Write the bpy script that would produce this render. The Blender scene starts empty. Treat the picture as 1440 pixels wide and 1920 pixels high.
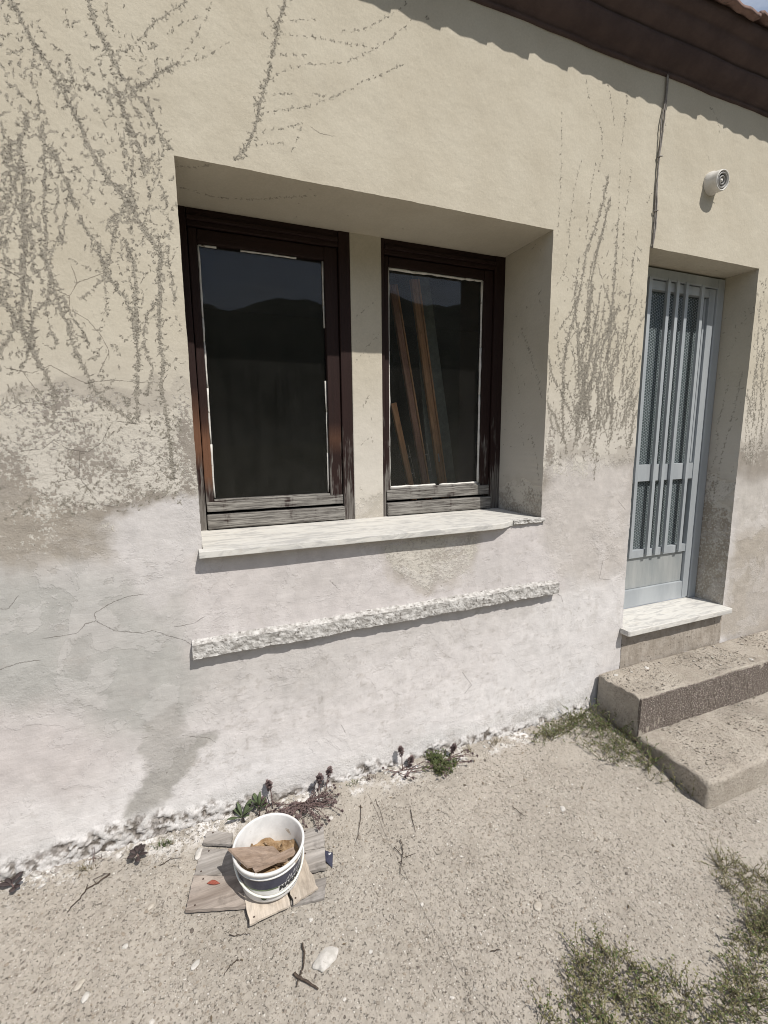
import bpy, bmesh, math, random
import numpy as np
from mathutils import Vector, Matrix, noise as mnoise
random.seed(7)
S = bpy.context.scene
COL = S.collection
# ------------------------------------------------------------------ camera
CAM_X, CAM_Y, CAM_Z = -0.0300, -1.8116, 1.5
YAW, PITCH, ROLL, F_PX = 0.390889, 0.158315, -0.009241, 891.56
cy, sy, cp, sp = math.cos(YAW), math.sin(YAW), math.cos(PITCH), math.sin(PITCH)
fwd = Vector((sy*cp, cy*cp, -sp)); rgt = Vector((cy, -sy, 0)); up = rgt.cross(fwd)
cr, sr = math.cos(ROLL), math.sin(ROLL)
r2 = rgt*cr + up*sr; u2 = up*cr - rgt*sr
cam_d = bpy.data.cameras.new('camera'); cam = bpy.data.objects.new('camera', cam_d); COL.objects.link(cam)
cam.matrix_world = Matrix(((r2.x, u2.x, -fwd.x, CAM_X), (r2.y, u2.y, -fwd.y, CAM_Y), (r2.z, u2.z, -fwd.z, CAM_Z), (0, 0, 0, 1)))
cam_d.sensor_fit = 'HORIZONTAL'; cam_d.sensor_width = 36.0; cam_d.lens = F_PX/1440*36
cam_d.clip_start = 0.02; cam_d.clip_end = 2000
S.camera = cam
S.render.resolution_x, S.render.resolution_y = 768, 1024
# ------------------------------------------------------------------ world, sun, exposure
SUN_TO = Vector((0.2041, -0.5500, 0.8099)).normalized()
w = bpy.data.worlds.new('World'); S.world = w; w.use_nodes = True
nt = w.node_tree; nt.nodes.clear()
sky = nt.nodes.new('ShaderNodeTexSky'); sky.sky_type = 'NISHITA'; sky.sun_disc = False
sky.sun_elevation = math.radians(54.1); sky.sun_rotation = math.radians(159.6)
sky.dust_density = 1.6; sky.altitude = 300
tc = nt.nodes.new('ShaderNodeTexCoord')
cl = nt.nodes.new('ShaderNodeTexNoise'); cl.inputs['Scale'].default_value = 2.6; cl.inputs['Detail'].default_value = 7; cl.inputs['Roughness'].default_value = .6
cmap = nt.nodes.new('ShaderNodeMapping'); cmap.inputs['Scale'].default_value = (1, 1, 2.6)
cr_ = nt.nodes.new('ShaderNodeValToRGB'); cr_.color_ramp.elements[0].position = .42; cr_.color_ramp.elements[1].position = .66
mx = nt.nodes.new('ShaderNodeMix'); mx.data_type = 'RGBA'; mx.inputs[7].default_value = (7.2, 7.6, 8.2, 1)
mf = nt.nodes.new('ShaderNodeMath'); mf.operation = 'MULTIPLY'; mf.inputs[1].default_value = .75
bg = nt.nodes.new('ShaderNodeBackground'); bg.inputs['Strength'].default_value = 0.095
wo = nt.nodes.new('ShaderNodeOutputWorld')
L = nt.links.new
L(tc.outputs['Generated'], cmap.inputs[0]); L(cmap.outputs[0], cl.inputs['Vector']); L(cl.outputs['Fac'], cr_.inputs[0])
L(cr_.outputs[0], mf.inputs[0]); L(mf.outputs[0], mx.inputs[0]); L(sky.outputs[0], mx.inputs[6]); L(mx.outputs[2], bg.inputs[0]); L(bg.outputs[0], wo.inputs[0])
sun_d = bpy.data.lights.new('sun', 'SUN'); sun_d.energy = 4.0; sun_d.angle = math.radians(.55); sun_d.color = (1, .955, .89)
sun = bpy.data.objects.new('sun', sun_d); COL.objects.link(sun); sun.location = SUN_TO*30
sun.rotation_euler = SUN_TO.to_track_quat('Z', 'Y').to_euler()
S.view_settings.view_transform = 'Standard'; S.view_settings.look = 'None'; S.view_settings.gamma = 1
S.view_settings.use_curve_mapping = False
S.view_settings.exposure = 0.20
S.render.engine = 'CYCLES'; S.cycles.use_denoising = True; S.cycles.denoising_prefilter = 'ACCURATE'; S.cycles.filter_width = 1.0; S.cycles.sample_clamp_indirect = 4.0

# ------------------------------------------------------------------ helpers: data
IVY = [(2,13,[(-0.397,2.748),(-0.375,2.664),(-0.35,2.611),(-0.328,2.577),(-0.303,2.535),(-0.287,2.497),(-0.261,2.444),(-0.239,2.379),(-0.216,2.325),(-0.197,2.299),(-0.174,2.265),(-0.138,2.226),(-0.099,2.145),(-0.056,2.084)]),(2,10,[(-0.207,2.805),(-0.196,2.707),(-0.178,2.67),(-0.161,2.633),(-0.145,2.602),(-0.123,2.579),(-0.103,2.554),(-0.076,2.524),(-0.056,2.491),(-0.037,2.451),(-0.015,2.424),(0.0,2.408)]),(2,8,[(-0.103,2.554),(-0.048,2.597),(-0.007,2.636),(0.041,2.666)]),(0,6,[(0.041,2.666),(0.089,2.687),(0.139,2.718),(0.182,2.759),(0.198,2.778)]),(0,5,[(0.033,2.661),(0.059,2.704),(0.094,2.758),(0.121,2.809),(0.142,2.862)]),(0,5,[(0.076,2.684),(0.116,2.734)]),(1,6,[(-0.127,2.649),(-0.077,2.697),(-0.029,2.749),(0.019,2.795),(0.071,2.842)]),(0,6,[(0.007,2.734),(0.048,2.774),(0.11,2.813)]),(0,6,[(-0.114,2.764),(-0.089,2.813)]),(2,9,[(0.394,2.97),(0.358,2.876),(0.344,2.817),(0.323,2.749),(0.306,2.682),(0.285,2.614),(0.26,2.536),(0.234,2.474),(0.188,2.417)]),(0,5,[(0.376,2.876),(0.44,2.894),(0.502,2.908)]),(0,5,[(0.356,2.829),(0.42,2.841),(0.514,2.86),(0.611,2.869),(0.692,2.881)]),(0,5,[(0.345,2.763),(0.39,2.775),(0.451,2.789)]),(0,6,[(0.324,2.695),(0.379,2.729),(0.435,2.759),(0.511,2.781),(0.59,2.808),(0.671,2.855),(0.733,2.902),(0.819,2.979),(0.851,3.022)]),(0,5,[(0.304,2.637),(0.404,2.664)]),(0,6,[(0.283,2.578),(0.356,2.606),(0.45,2.635),(0.528,2.678),(0.608,2.73),(0.691,2.784),(0.812,2.857)]),(0,5,[(0.272,2.523),(0.353,2.548),(0.419,2.573)]),(0,5,[(0.251,2.47),(0.361,2.508)]),(0,5,[(0.441,2.673),(0.528,2.686),(0.568,2.705)]),(0,5,[(0.553,2.898),(0.612,2.906),(0.672,2.939),(0.776,3.009),(0.823,3.054)]),(0,4,[(0.419,2.578),(0.399,2.524),(0.378,2.47)]),(1,4,[(0.349,2.85),(0.31,2.882)]),(1,4,[(0.325,2.797),(0.298,2.817)]),(1,4,[(0.296,2.656),(0.278,2.683)]),(1,4,[(0.271,2.587),(0.264,2.622)]),(1,7,[(-0.35,2.611),(-0.358,2.562),(-0.367,2.506),(-0.355,2.468),(-0.357,2.412),(-0.359,2.355)]),(2,11,[(-0.387,2.44),(-0.408,2.36),(-0.415,2.316),(-0.428,2.258),(-0.45,2.204),(-0.479,2.153)]),(2,12,[(-0.407,2.304),(-0.415,2.232),(-0.426,2.129),(-0.428,2.07),(-0.445,2.009),(-0.448,1.918),(-0.468,1.855),(-0.502,1.792),(-0.54,1.743)]),(2,9,[(-0.352,2.399),(-0.358,2.313),(-0.362,2.241),(-0.373,2.166),(-0.371,2.107),(-0.382,2.046),(-0.37,1.987),(-0.387,1.924),(-0.435,1.858),(-0.451,1.764),(-0.477,1.715)]),(2,11,[(-0.336,2.36),(-0.316,2.3),(-0.303,2.251),(-0.292,2.194),(-0.269,2.137),(-0.238,2.087),(-0.228,2.034),(-0.203,1.981),(-0.176,1.944),(-0.158,1.88),(-0.153,1.814)]),(1,8,[(-0.328,2.247),(-0.342,2.171),(-0.341,2.112),(-0.378,2.017)]),(1,8,[(-0.304,2.236),(-0.324,2.144),(-0.339,2.067)]),(1,8,[(-0.399,2.263),(-0.403,2.161),(-0.413,2.087)]),(2,11,[(-0.165,2.128),(-0.152,2.083),(-0.142,2.044),(-0.145,1.947),(-0.148,1.881),(-0.157,1.746),(-0.168,1.643),(-0.174,1.556)]),(2,12,[(-0.067,2.15),(-0.061,2.086),(-0.072,2.02),(-0.074,1.954),(-0.085,1.852),(-0.081,1.75),(-0.093,1.663),(-0.084,1.61),(-0.078,1.502),(-0.077,1.355)]),(1,10,[(-0.074,1.954),(-0.118,1.9),(-0.136,1.815),(-0.115,1.731),(-0.139,1.635)]),(2,10,[(-0.369,1.972),(-0.36,1.895),(-0.346,1.849),(-0.336,1.802),(-0.321,1.739),(-0.303,1.69),(-0.285,1.649),(-0.244,1.599),(-0.178,1.547)]),(0,7,[(-0.326,2.053),(-0.293,2.034),(-0.237,2.017)]),(0,6,[(-0.209,2.083),(-0.158,2.074),(-0.22,2.043)]),(0,7,[(-0.295,2.599),(-0.255,2.582),(-0.201,2.577),(-0.144,2.581)]),(1,7,[(-0.298,2.543),(-0.232,2.531),(-0.191,2.534),(-0.156,2.531),(-0.101,2.54)]),(0,6,[(-0.219,2.524),(-0.185,2.518),(-0.107,2.51)]),(1,7,[(-0.337,2.675),(-0.316,2.627),(-0.279,2.61),(-0.261,2.587)]),(0,6,[(-0.189,2.47),(-0.139,2.476),(-0.071,2.488)]),(0,6,[(-0.128,2.432),(-0.091,2.436),(-0.053,2.432)]),(1,6,[(-0.041,2.389),(-0.054,2.325),(-0.082,2.258),(-0.104,2.176),(-0.076,2.133)]),(0,6,[(-0.073,2.367),(-0.042,2.381)]),(0,6,[(-0.248,2.283),(-0.199,2.276),(-0.217,2.243)]),(1,7,[(-0.136,2.249),(-0.186,2.18),(-0.199,2.116)]),(0,6,[(-0.444,2.6),(-0.415,2.588),(-0.385,2.576)]),(1,7,[(-0.267,2.727),(-0.258,2.683),(-0.23,2.704)]),(1,6,[(-0.162,2.775),(-0.153,2.726),(-0.141,2.701)]),(1,8,[(-0.445,2.311),(-0.433,2.341),(-0.408,2.357)]),(1,9,[(-0.508,1.913),(-0.472,2.005),(-0.479,2.078)]),(1,9,[(-0.486,2.048),(-0.462,2.124),(-0.44,2.185)]),(1,8,[(-0.302,1.932),(-0.271,1.959),(-0.231,2.002)]),(2,11,[(1.652,1.461),(1.631,1.783),(1.644,1.928),(1.692,2.074),(1.72,2.217),(1.737,2.334),(1.778,2.43),(1.817,2.549),(1.839,2.665)]),(2,10,[(1.838,1.458),(1.773,1.639),(1.743,1.813),(1.76,2.032),(1.778,2.223),(1.801,2.342),(1.822,2.414),(1.863,2.579)]),(1,8,[(1.847,1.432),(1.889,1.692),(1.904,1.92),(1.919,2.142),(1.919,2.334),(1.919,2.52)]),(0,6,[(1.919,2.52),(1.905,2.743),(1.917,2.9),(1.93,3.032)]),(1,9,[(1.974,1.536),(2.009,1.747),(2.021,2.003),(2.026,2.202),(2.037,2.372)]),(0,5,[(1.563,2.378),(1.57,2.509),(1.566,2.658),(1.555,2.883)]),(0,6,[(1.623,2.386),(1.642,2.564),(1.678,2.7)]),(0,6,[(1.731,2.333),(1.734,2.491),(1.746,2.626),(1.764,2.717)]),(0,6,[(1.776,2.653),(1.8,2.745),(1.785,2.85),(1.74,2.904),(1.696,2.956),(1.685,3.016)]),(0,5,[(1.806,3.045),(1.84,2.947),(1.86,2.877)]),(0,6,[(1.958,2.291),(1.957,2.479),(1.983,2.736)]),(0,5,[(2.108,2.21),(2.098,1.957),(2.101,1.75)]),(1,8,[(1.9,1.563),(1.951,1.796),(2.0,1.951),(2.077,2.157)]),(1,8,[(1.746,1.537),(1.686,1.687),(1.614,1.807),(1.59,1.925)]),(1,8,[(1.867,1.537),(1.913,1.615),(2.015,1.682),(2.059,1.8)]),(1,7,[(1.597,1.972),(1.655,2.047),(1.704,2.122)]),(0,6,[(1.567,2.155),(1.617,2.251),(1.634,2.365)]),(1,8,[(1.708,1.613),(1.715,1.737),(1.687,1.907)]),(1,7,[(1.871,1.405),(1.871,1.271)]),(0,6,[(2.471,3.089),(2.538,3.045),(2.567,2.991)]),(0,5,[(2.462,2.885),(2.506,2.858)]),(0,5,[(2.186,2.969),(2.168,2.908)]),(0,4,[(2.115,2.644),(2.097,2.583)]),(1,8,[(3.026,2.247),(3.044,2.017),(3.062,1.78),(3.091,1.535)]),(1,8,[(3.119,2.14),(3.089,1.902),(3.185,1.66),(3.156,1.345)]),(0,6,[(3.062,2.364),(3.05,2.192)]),(0,4,[(0.895,3.043),(0.917,3.023)])]
CRACKS = [[(-0.514,1.714),(-0.451,1.701),(-0.4,1.727),(-0.347,1.693),(-0.312,1.676),(-0.236,1.689),(-0.164,1.683),(-0.086,1.687),(-0.073,1.707)],[(-0.222,2.019),(-0.305,1.979),(-0.33,1.937),(-0.334,1.898),(-0.358,1.869)],[(-0.334,1.898),(-0.287,1.87),(-0.254,1.824),(-0.236,1.776),(-0.272,1.708)],[(-0.33,1.937),(-0.377,1.956)],[(-0.305,1.979),(-0.315,2.024)],[(-0.51,1.595),(-0.481,1.612),(-0.433,1.609),(-0.407,1.585),(-0.365,1.581)],[(-0.503,1.465),(-0.447,1.469),(-0.416,1.497),(-0.376,1.466),(-0.325,1.457),(-0.284,1.487),(-0.257,1.539)],[(-0.232,1.556),(-0.173,1.547)],[(-0.348,1.454),(-0.358,1.376),(-0.336,1.34),(-0.31,1.285),(-0.272,1.274)],[(-0.43,1.362),(-0.358,1.376)],[(-0.472,1.7),(-0.426,1.61)],[(-0.498,2.002),(-0.449,1.975)],[(-0.358,1.581),(-0.354,1.539)],[(-0.504,0.847),(-0.466,0.848),(-0.413,0.848),(-0.386,0.878),(-0.354,0.882),(-0.302,0.839),(-0.212,0.815),(-0.186,0.821),(-0.144,0.797),(-0.084,0.766),(-0.063,0.746)],[(-0.354,0.882),(-0.357,0.911),(-0.301,0.941),(-0.251,0.957),(-0.209,0.957)],[(-0.613,0.966),(-0.593,0.962),(-0.565,0.998)],[(-0.635,0.764),(-0.577,0.777),(-0.53,0.775)],[(-0.107,0.821),(-0.043,0.825),(-0.015,0.841)],[(1.659,0.705),(1.691,0.683),(1.704,0.647)],[(-0.11,0.386),(-0.023,0.352),(-0.005,0.331)],[(0.479,0.918),(0.512,0.879)],[(1.961,0.845),(1.946,0.744),(2.02,0.729)],[(0.457,2.57),(0.485,2.559),(0.534,2.56)],[(2.046,1.151),(2.096,1.106)],[(2.65,2.319),(2.716,2.313)],[(1.115,0.384),(1.167,0.31),(1.129,0.277)],[(0.508,0.27),(0.524,0.236)]]
POLY = {'flake':[(-0.62,1.602),(-0.458,1.633),(-0.317,1.62),(-0.205,1.6),(-0.102,1.583),(-0.029,1.557),(0.001,1.304),(-0.124,1.292),(-0.266,1.255),(-0.272,1.183),(-0.442,1.09),(-0.679,1.1)],'bare':[(-0.652,1.332),(-0.485,1.373),(-0.39,1.317),(-0.302,1.285),(-0.254,1.209),(-0.271,1.108),(-0.429,1.07),(-0.68,1.092)],'lilac':[(-0.276,1.229),(-0.207,1.292),(-0.073,1.299),(0.015,1.304),(-0.009,0.99),(-0.156,0.88),(-0.233,0.97),(-0.271,1.07)],'gray':[(-0.678,1.103),(-0.428,1.085),(-0.256,1.088),(-0.156,0.88),(-0.055,0.729),(-0.067,0.551),(-0.151,0.462),(-0.288,0.508),(-0.384,0.562),(-0.518,0.634),(-0.732,0.647)],'pink':[(-0.734,0.629),(-0.51,0.563),(-0.36,0.464),(-0.327,0.349),(-0.395,0.252),(-0.57,0.268),(-0.77,0.324)],'damp':[(-0.215,0.447),(-0.13,0.5),(-0.101,0.395),(-0.018,0.35),(-0.042,0.277),(-0.155,0.152),(-0.288,0.039),(-0.334,0.067),(-0.303,0.223),(-0.255,0.317)],'flake2':[(0.703,1.04),(0.917,1.067),(1.178,1.056),(1.154,0.87),(0.919,0.807),(0.751,0.918)],'under':[(-0.034,1.043),(1.623,1.124),(1.716,0.731),(-0.057,0.698)],'rlow':[(1.578,1.335),(1.739,1.408),(2.142,1.343),(2.14,0.972),(2.111,0.663),(1.643,0.796),(1.561,1.049)],'rwhite':[(1.651,0.655),(2.167,0.701),(2.201,-0.068),(1.552,-0.061),(1.214,0.257),(1.391,0.556)],'rfar':[(3.014,1.205),(3.633,1.194),(3.711,0.835),(3.075,0.688)],'rfar2':[(3.041,0.894),(3.695,0.909),(3.926,-0.157),(2.993,0.248)],'rpat':[(2.995,1.317),(3.291,1.374),(3.363,1.003),(3.036,0.927)]}
CABLE = [[(2.166,3.158),(2.166,3.076),(2.157,2.906),(2.146,2.789),(2.141,2.672),(2.146,2.531),(2.147,2.396)],[(2.159,3.157),(2.16,3.064),(2.141,2.948),(2.143,2.846),(2.142,2.696),(2.154,2.556),(2.155,2.484),(2.143,2.396)]]
BOARDS = {'L1':[(-0.06,-0.055,-0.011),(0.042,-0.099,-0.02),(0.029,-0.146,-0.029),(-0.076,-0.105,-0.021)],'L2':[(-0.076,-0.109,-0.022),(0.045,-0.155,-0.031),(0.043,-0.26,-0.052),(-0.112,-0.2,-0.04)],'L3':[(-0.11,-0.208,-0.042),(0.064,-0.273,-0.055),(0.055,-0.373,-0.075),(-0.141,-0.316,-0.063)],'R1':[(0.277,-0.158,-0.032),(0.378,-0.173,-0.035),(0.357,-0.262,-0.052),(0.257,-0.245,-0.049)],'R2':[(0.255,-0.251,-0.05),(0.356,-0.267,-0.053),(0.339,-0.345,-0.069),(0.256,-0.332,-0.066)],'R3':[(0.197,-0.342,-0.068),(0.336,-0.358,-0.072),(0.31,-0.426,-0.085),(0.192,-0.41,-0.082)],'F1':[(0.042,-0.274,-0.055),(0.19,-0.293,-0.059),(0.194,-0.424,-0.085),(0.052,-0.435,-0.087)],'F2':[(0.194,-0.292,-0.058),(0.269,-0.262,-0.052),(0.294,-0.408,-0.082),(0.198,-0.424,-0.085)]}
TWIGS = [[(-0.379,-0.096,-0.015),(-0.404,-0.11,-0.018),(-0.446,-0.127,-0.021),(-0.464,-0.155,-0.027),(-0.493,-0.181,-0.032)],[(0.205,-0.524,-0.101),(0.206,-0.55,-0.106),(0.196,-0.578,-0.112),(0.181,-0.6,-0.116),(0.165,-0.62,-0.12)],[(0.162,-0.588,-0.114),(0.189,-0.613,-0.119),(0.224,-0.649,-0.126)],[(0.543,-0.134,-0.023),(0.519,-0.199,-0.036),(0.493,-0.248,-0.046),(0.473,-0.274,-0.051)],[(0.732,-0.224,-0.041),(0.718,-0.268,-0.05),(0.711,-0.316,-0.059)],[(0.643,-0.322,-0.06),(0.63,-0.371,-0.07),(0.587,-0.436,-0.083)],[(0.012,-0.495,-0.095),(-0.012,-0.503,-0.097),(-0.032,-0.52,-0.1)],[(1.152,-0.354,-0.067),(1.165,-0.384,-0.073),(1.174,-0.407,-0.077)],[(-0.008,-0.424,-0.081),(0.024,-0.433,-0.083),(0.056,-0.44,-0.084)],[(-0.218,-0.125,-0.021),(-0.183,-0.111,-0.018),(-0.144,-0.119,-0.02)],[(0.767,-0.745,-0.145),(0.802,-0.755,-0.147)],[(2.12,-0.468,-0.09),(2.053,-0.536,-0.103)],[(0.613,-0.132,-0.022),(0.61,-0.182,-0.032),(0.605,-0.24,-0.044)],[(0.607,-0.342,-0.064),(0.625,-0.39,-0.074),(0.672,-0.386,-0.073)]]
STONES = [(0.265,-0.58,-0.116),(1.357,-0.425,-0.085),(1.003,-0.688,-0.138),(-0.111,-0.461,-0.092),(-0.311,-0.338,-0.068),(-0.405,-0.433,-0.087),(0.41,-0.146,-0.029),(-0.084,-0.121,-0.024),(-0.426,-0.397,-0.079),(1.691,-0.978,-0.196),(0.248,-0.463,-0.093),(0.404,-0.612,-0.122),(-0.243,-0.247,-0.049)]
STEPCHIPS = [(2.042,-0.064,0.205),(2.265,-0.07,0.205),(2.903,-0.236,0.205),(2.469,-0.435,0.0)]
GCRACK = [[(0.591,-0.095,-0.019),(0.597,-0.174,-0.035),(0.594,-0.267,-0.053),(0.6,-0.357,-0.071),(0.61,-0.478,-0.096),(0.618,-0.587,-0.117),(0.632,-0.671,-0.134),(0.647,-0.777,-0.155),(0.674,-0.852,-0.17),(0.695,-0.902,-0.18)]]
CLUMPS = {'A':[(0.797,-0.94),(0.905,-0.885),(1.037,-0.847),(1.118,-0.846),(1.172,-0.926),(1.264,-0.988),(1.295,-1.054),(1.305,-1.128),(1.017,-1.096),(0.848,-1.033)],'B':[(1.726,-0.792),(1.85,-0.814),(1.907,-0.916),(1.919,-1.016),(1.729,-1.082),(1.674,-0.998),(1.689,-0.916)],'C':[(1.29,-1.122),(1.443,-1.038),(1.586,-0.999),(1.766,-0.996),(1.876,-1.07),(1.529,-1.243)],'D':[(1.664,-0.181),(1.661,-0.073),(1.842,-0.035),(1.936,-0.162),(1.924,-0.334),(1.98,-0.463),(1.956,-0.584),(1.84,-0.489),(1.769,-0.346)],'E':[(1.453,-0.077),(1.552,-0.038),(1.714,-0.014),(1.885,-0.029),(1.702,-0.105),(1.52,-0.117)],'F':[(0.858,-0.073),(0.922,-0.002),(1.035,-0.007),(1.052,-0.077),(0.967,-0.124)]}
PLANTS = {'dark1':(-0.672,-0.044,-0.009),'dark2':(-0.292,-0.056,-0.011),'ros':(0.078,-0.044,-0.009),'spk1':(0.199,-0.013,-0.003),'spk2':(0.412,-0.06,-0.012),'mat':(0.358,-0.092,-0.018),'spk3':(0.771,-0.058,-0.012),'sprawl':(0.951,-0.104,-0.021),'t1':(-0.461,-0.049,-0.01),'t2':(-0.203,-0.046,-0.009),'t3':(0.112,-0.02,-0.004)}
BATTENS = [[(1.213,0.74,1.127),(1.077,0.74,1.673)],[(1.314,0.74,1.121),(1.081,0.74,2.292)],[(1.429,0.74,1.115),(1.212,0.74,2.333)]]
SHEETP = [(1.486,0.8,1.121),(1.644,0.8,1.112),(1.327,0.8,2.405),(1.224,0.8,2.394)]
# ------------------------------------------------------------------ helpers: objects
def obj(name, me, mat=None, parent=None, loc=(0, 0, 0), rot=(0, 0, 0), **props):
    o = bpy.data.objects.new(name, me); COL.objects.link(o)
    o.location = loc; o.rotation_euler = rot
    if mat and me is not None and not me.materials: me.materials.append(mat)
    if parent: o.parent = parent
    for k, v in props.items(): o[k] = v
    return o
def thing(name, label, cat, loc=(0, 0, 0), rot=(0, 0, 0), group=None):
    o = bpy.data.objects.new(name, None); COL.objects.link(o); o.empty_display_size = .05
    o.location = loc; o.rotation_euler = rot; o['label'] = label; o['category'] = cat
    if group: o['group'] = group
    return o
def tag(o, label, cat, group=None):
    o['label'] = label; o['category'] = cat
    if group: o['group'] = group
    return o
def pym(name, v, f, smooth=False):
    me = bpy.data.meshes.new(name); me.from_pydata([tuple(map(float, a)) for a in v], [], [tuple(map(int, a)) for a in f]); me.update()
    if smooth: me.shade_smooth()
    return me
def npm(name, V, Q, smooth=True, attrs=None):
    """quads (or tris) from numpy"""
    V = np.ascontiguousarray(V, np.float32); Q = np.ascontiguousarray(Q, np.int32)
    me = bpy.data.meshes.new(name); k = Q.shape[1]
    me.vertices.add(len(V)); me.vertices.foreach_set('co', V.ravel())
    me.loops.add(Q.size); me.loops.foreach_set('vertex_index', Q.ravel())
    me.polygons.add(len(Q)); me.polygons.foreach_set('loop_start', np.arange(0, Q.size, k, dtype=np.int32))
    me.polygons.foreach_set('loop_total', np.full(len(Q), k, np.int32))
    for n, a in (attrs or {}).items():
        a = np.ascontiguousarray(a, np.float32)
        if a.ndim == 1:
            at = me.attributes.new(n, 'FLOAT', 'POINT'); at.data.foreach_set('value', a)
        else:
            at = me.attributes.new(n, 'FLOAT_COLOR', 'POINT')
            if a.shape[1] == 3: a = np.concatenate([a, np.ones((len(a), 1), np.float32)], 1)
            at.data.foreach_set('color', np.ascontiguousarray(a).ravel())
    me.update(calc_edges=True); me.validate()
    me.polygons.foreach_set('use_smooth', np.full(len(Q), smooth, bool))
    return me
class MB:
    def __init__(s): s.v = []; s.f = []
    def add(s, v, f):
        b = len(s.v); s.v += [tuple(a) for a in v]; s.f += [tuple(i+b for i in q) for q in f]; return s
    def box(s, x0, x1, y0, y1, z0, z1):
        return s.add([(x0,y0,z0),(x1,y0,z0),(x1,y1,z0),(x0,y1,z0),(x0,y0,z1),(x1,y0,z1),(x1,y1,z1),(x0,y1,z1)],
                     [(0,3,2,1),(4,5,6,7),(0,1,5,4),(1,2,6,5),(2,3,7,6),(3,0,4,7)])
    def tube(s, pts, rad, n=6, cap=True):
        pts = [Vector(p) for p in pts]; m = len(pts)
        if not hasattr(rad, '__len__'): rad = [rad]*m
        b = len(s.v); ref = None
        for i, p in enumerate(pts):
            t = (pts[min(i+1, m-1)]-pts[max(i-1, 0)]).normalized()
            if ref is None: ref = Vector((0, 0, 1)) if abs(t.z) < .9 else Vector((1, 0, 0))
            a = (ref-t*ref.dot(t)).normalized(); ref = a; c = t.cross(a)
            for k in range(n):
                th = 2*math.pi*k/n; s.v.append(tuple(p+(a*math.cos(th)+c*math.sin(th))*rad[i]))
        for i in range(m-1):
            for k in range(n):
                s.f.append((b+i*n+k, b+i*n+(k+1) % n, b+(i+1)*n+(k+1) % n, b+(i+1)*n+k))
        if cap: s.f.append(tuple(b+k for k in reversed(range(n)))); s.f.append(tuple(b+(m-1)*n+k for k in range(n)))
        return s
    def lathe(s, prof, n=32, c=(0, 0, 0), arc=(0, 2*math.pi)):
        b = len(s.v); full = abs(arc[1]-arc[0]-2*math.pi) < 1e-6; m = n if full else n+1
        for r, z in prof:
            for k in range(m):
                th = arc[0]+(arc[1]-arc[0])*k/n; s.v.append((c[0]+r*math.cos(th), c[1]+r*math.sin(th), c[2]+z))
        for i in range(len(prof)-1):
            for k in range(n):
                k2 = (k+1) % m; s.f.append((b+i*m+k, b+i*m+k2, b+(i+1)*m+k2, b+(i+1)*m+k))
        return s
    def mesh(s, name, smooth=False): return pym(name, s.v, s.f, smooth)
def bevel_mesh(name, mb, w=.003, seg=2, cuts=0, jit=0.0, seed=0, smooth=False):
    bm = bmesh.new(); tmp = mb.mesh('tmp'); bm.from_mesh(tmp); bpy.data.meshes.remove(tmp)
    if w > 0: bmesh.ops.bevel(bm, geom=list(bm.edges), offset=w, segments=seg, affect='EDGES', profile=.6)
    if cuts:
        long = [e for e in bm.edges if e.calc_length() > .06]
        bmesh.ops.subdivide_edges(bm, edges=long, cuts=cuts, use_grid_fill=True)
    if jit:
        for v in bm.verts:
            q = v.co*23+Vector((seed*3.1, 0, 0)); v.co += Vector((mnoise.noise(q), mnoise.noise(q+Vector((9, 2, 4))), mnoise.noise(q+Vector((3, 7, 8)))))*jit
    bmesh.ops.recalc_face_normals(bm, faces=bm.faces)
    me = bpy.data.meshes.new(name); bm.to_mesh(me); bm.free()
    if smooth: me.shade_smooth()
    return me
# ------------------------------------------------------------------ helpers: numpy noise
def vn(x, z, sc, seed):
    T = np.random.RandomState(seed).rand(256, 256).astype(np.float32)
    X = np.asarray(x)*sc+1000; Z = np.asarray(z)*sc+1000
    xi = np.floor(X).astype(int); zi = np.floor(Z).astype(int); fx = X-xi; fz = Z-zi
    fx = fx*fx*(3-2*fx); fz = fz*fz*(3-2*fz)
    g = lambda a, b: T[a & 255, b & 255]
    return (g(xi, zi)*(1-fx)+g(xi+1, zi)*fx)*(1-fz)+(g(xi, zi+1)*(1-fx)+g(xi+1, zi+1)*fx)*fz
def fbm(x, z, sc, seed, o=4, r=.5):
    t = 0; a = 1; s = 0
    for i in range(o):
        t = t+a*vn(x, z, sc*2.03**i, seed+i*17); s += a; a *= r
    return t/s
def sst(a, b, t):
    u = np.clip((t-a)/(b-a), 0, 1); return u*u*(3-2*u)
def polysd(X, Z, poly):
    P = np.array(poly); d = np.full(X.shape, 1e9); ins = np.zeros(X.shape, bool); n = len(P)
    for i in range(n):
        a = P[i]; b = P[(i+1) % n]; e = b-a; wx = X-a[0]; wz = Z-a[1]
        t = np.clip((wx*e[0]+wz*e[1])/(e@e+1e-12), 0, 1)
        d = np.minimum(d, (wx-t*e[0])**2+(wz-t*e[1])**2)
        c = ((a[1] > Z) != (b[1] > Z))
        if abs(e[1]) > 1e-9: ins ^= c & (X < (b[0]-a[0])*(Z-a[1])/(b[1]-a[1])+a[0])
    d = np.sqrt(d); return np.where(ins, -d, d)
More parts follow.
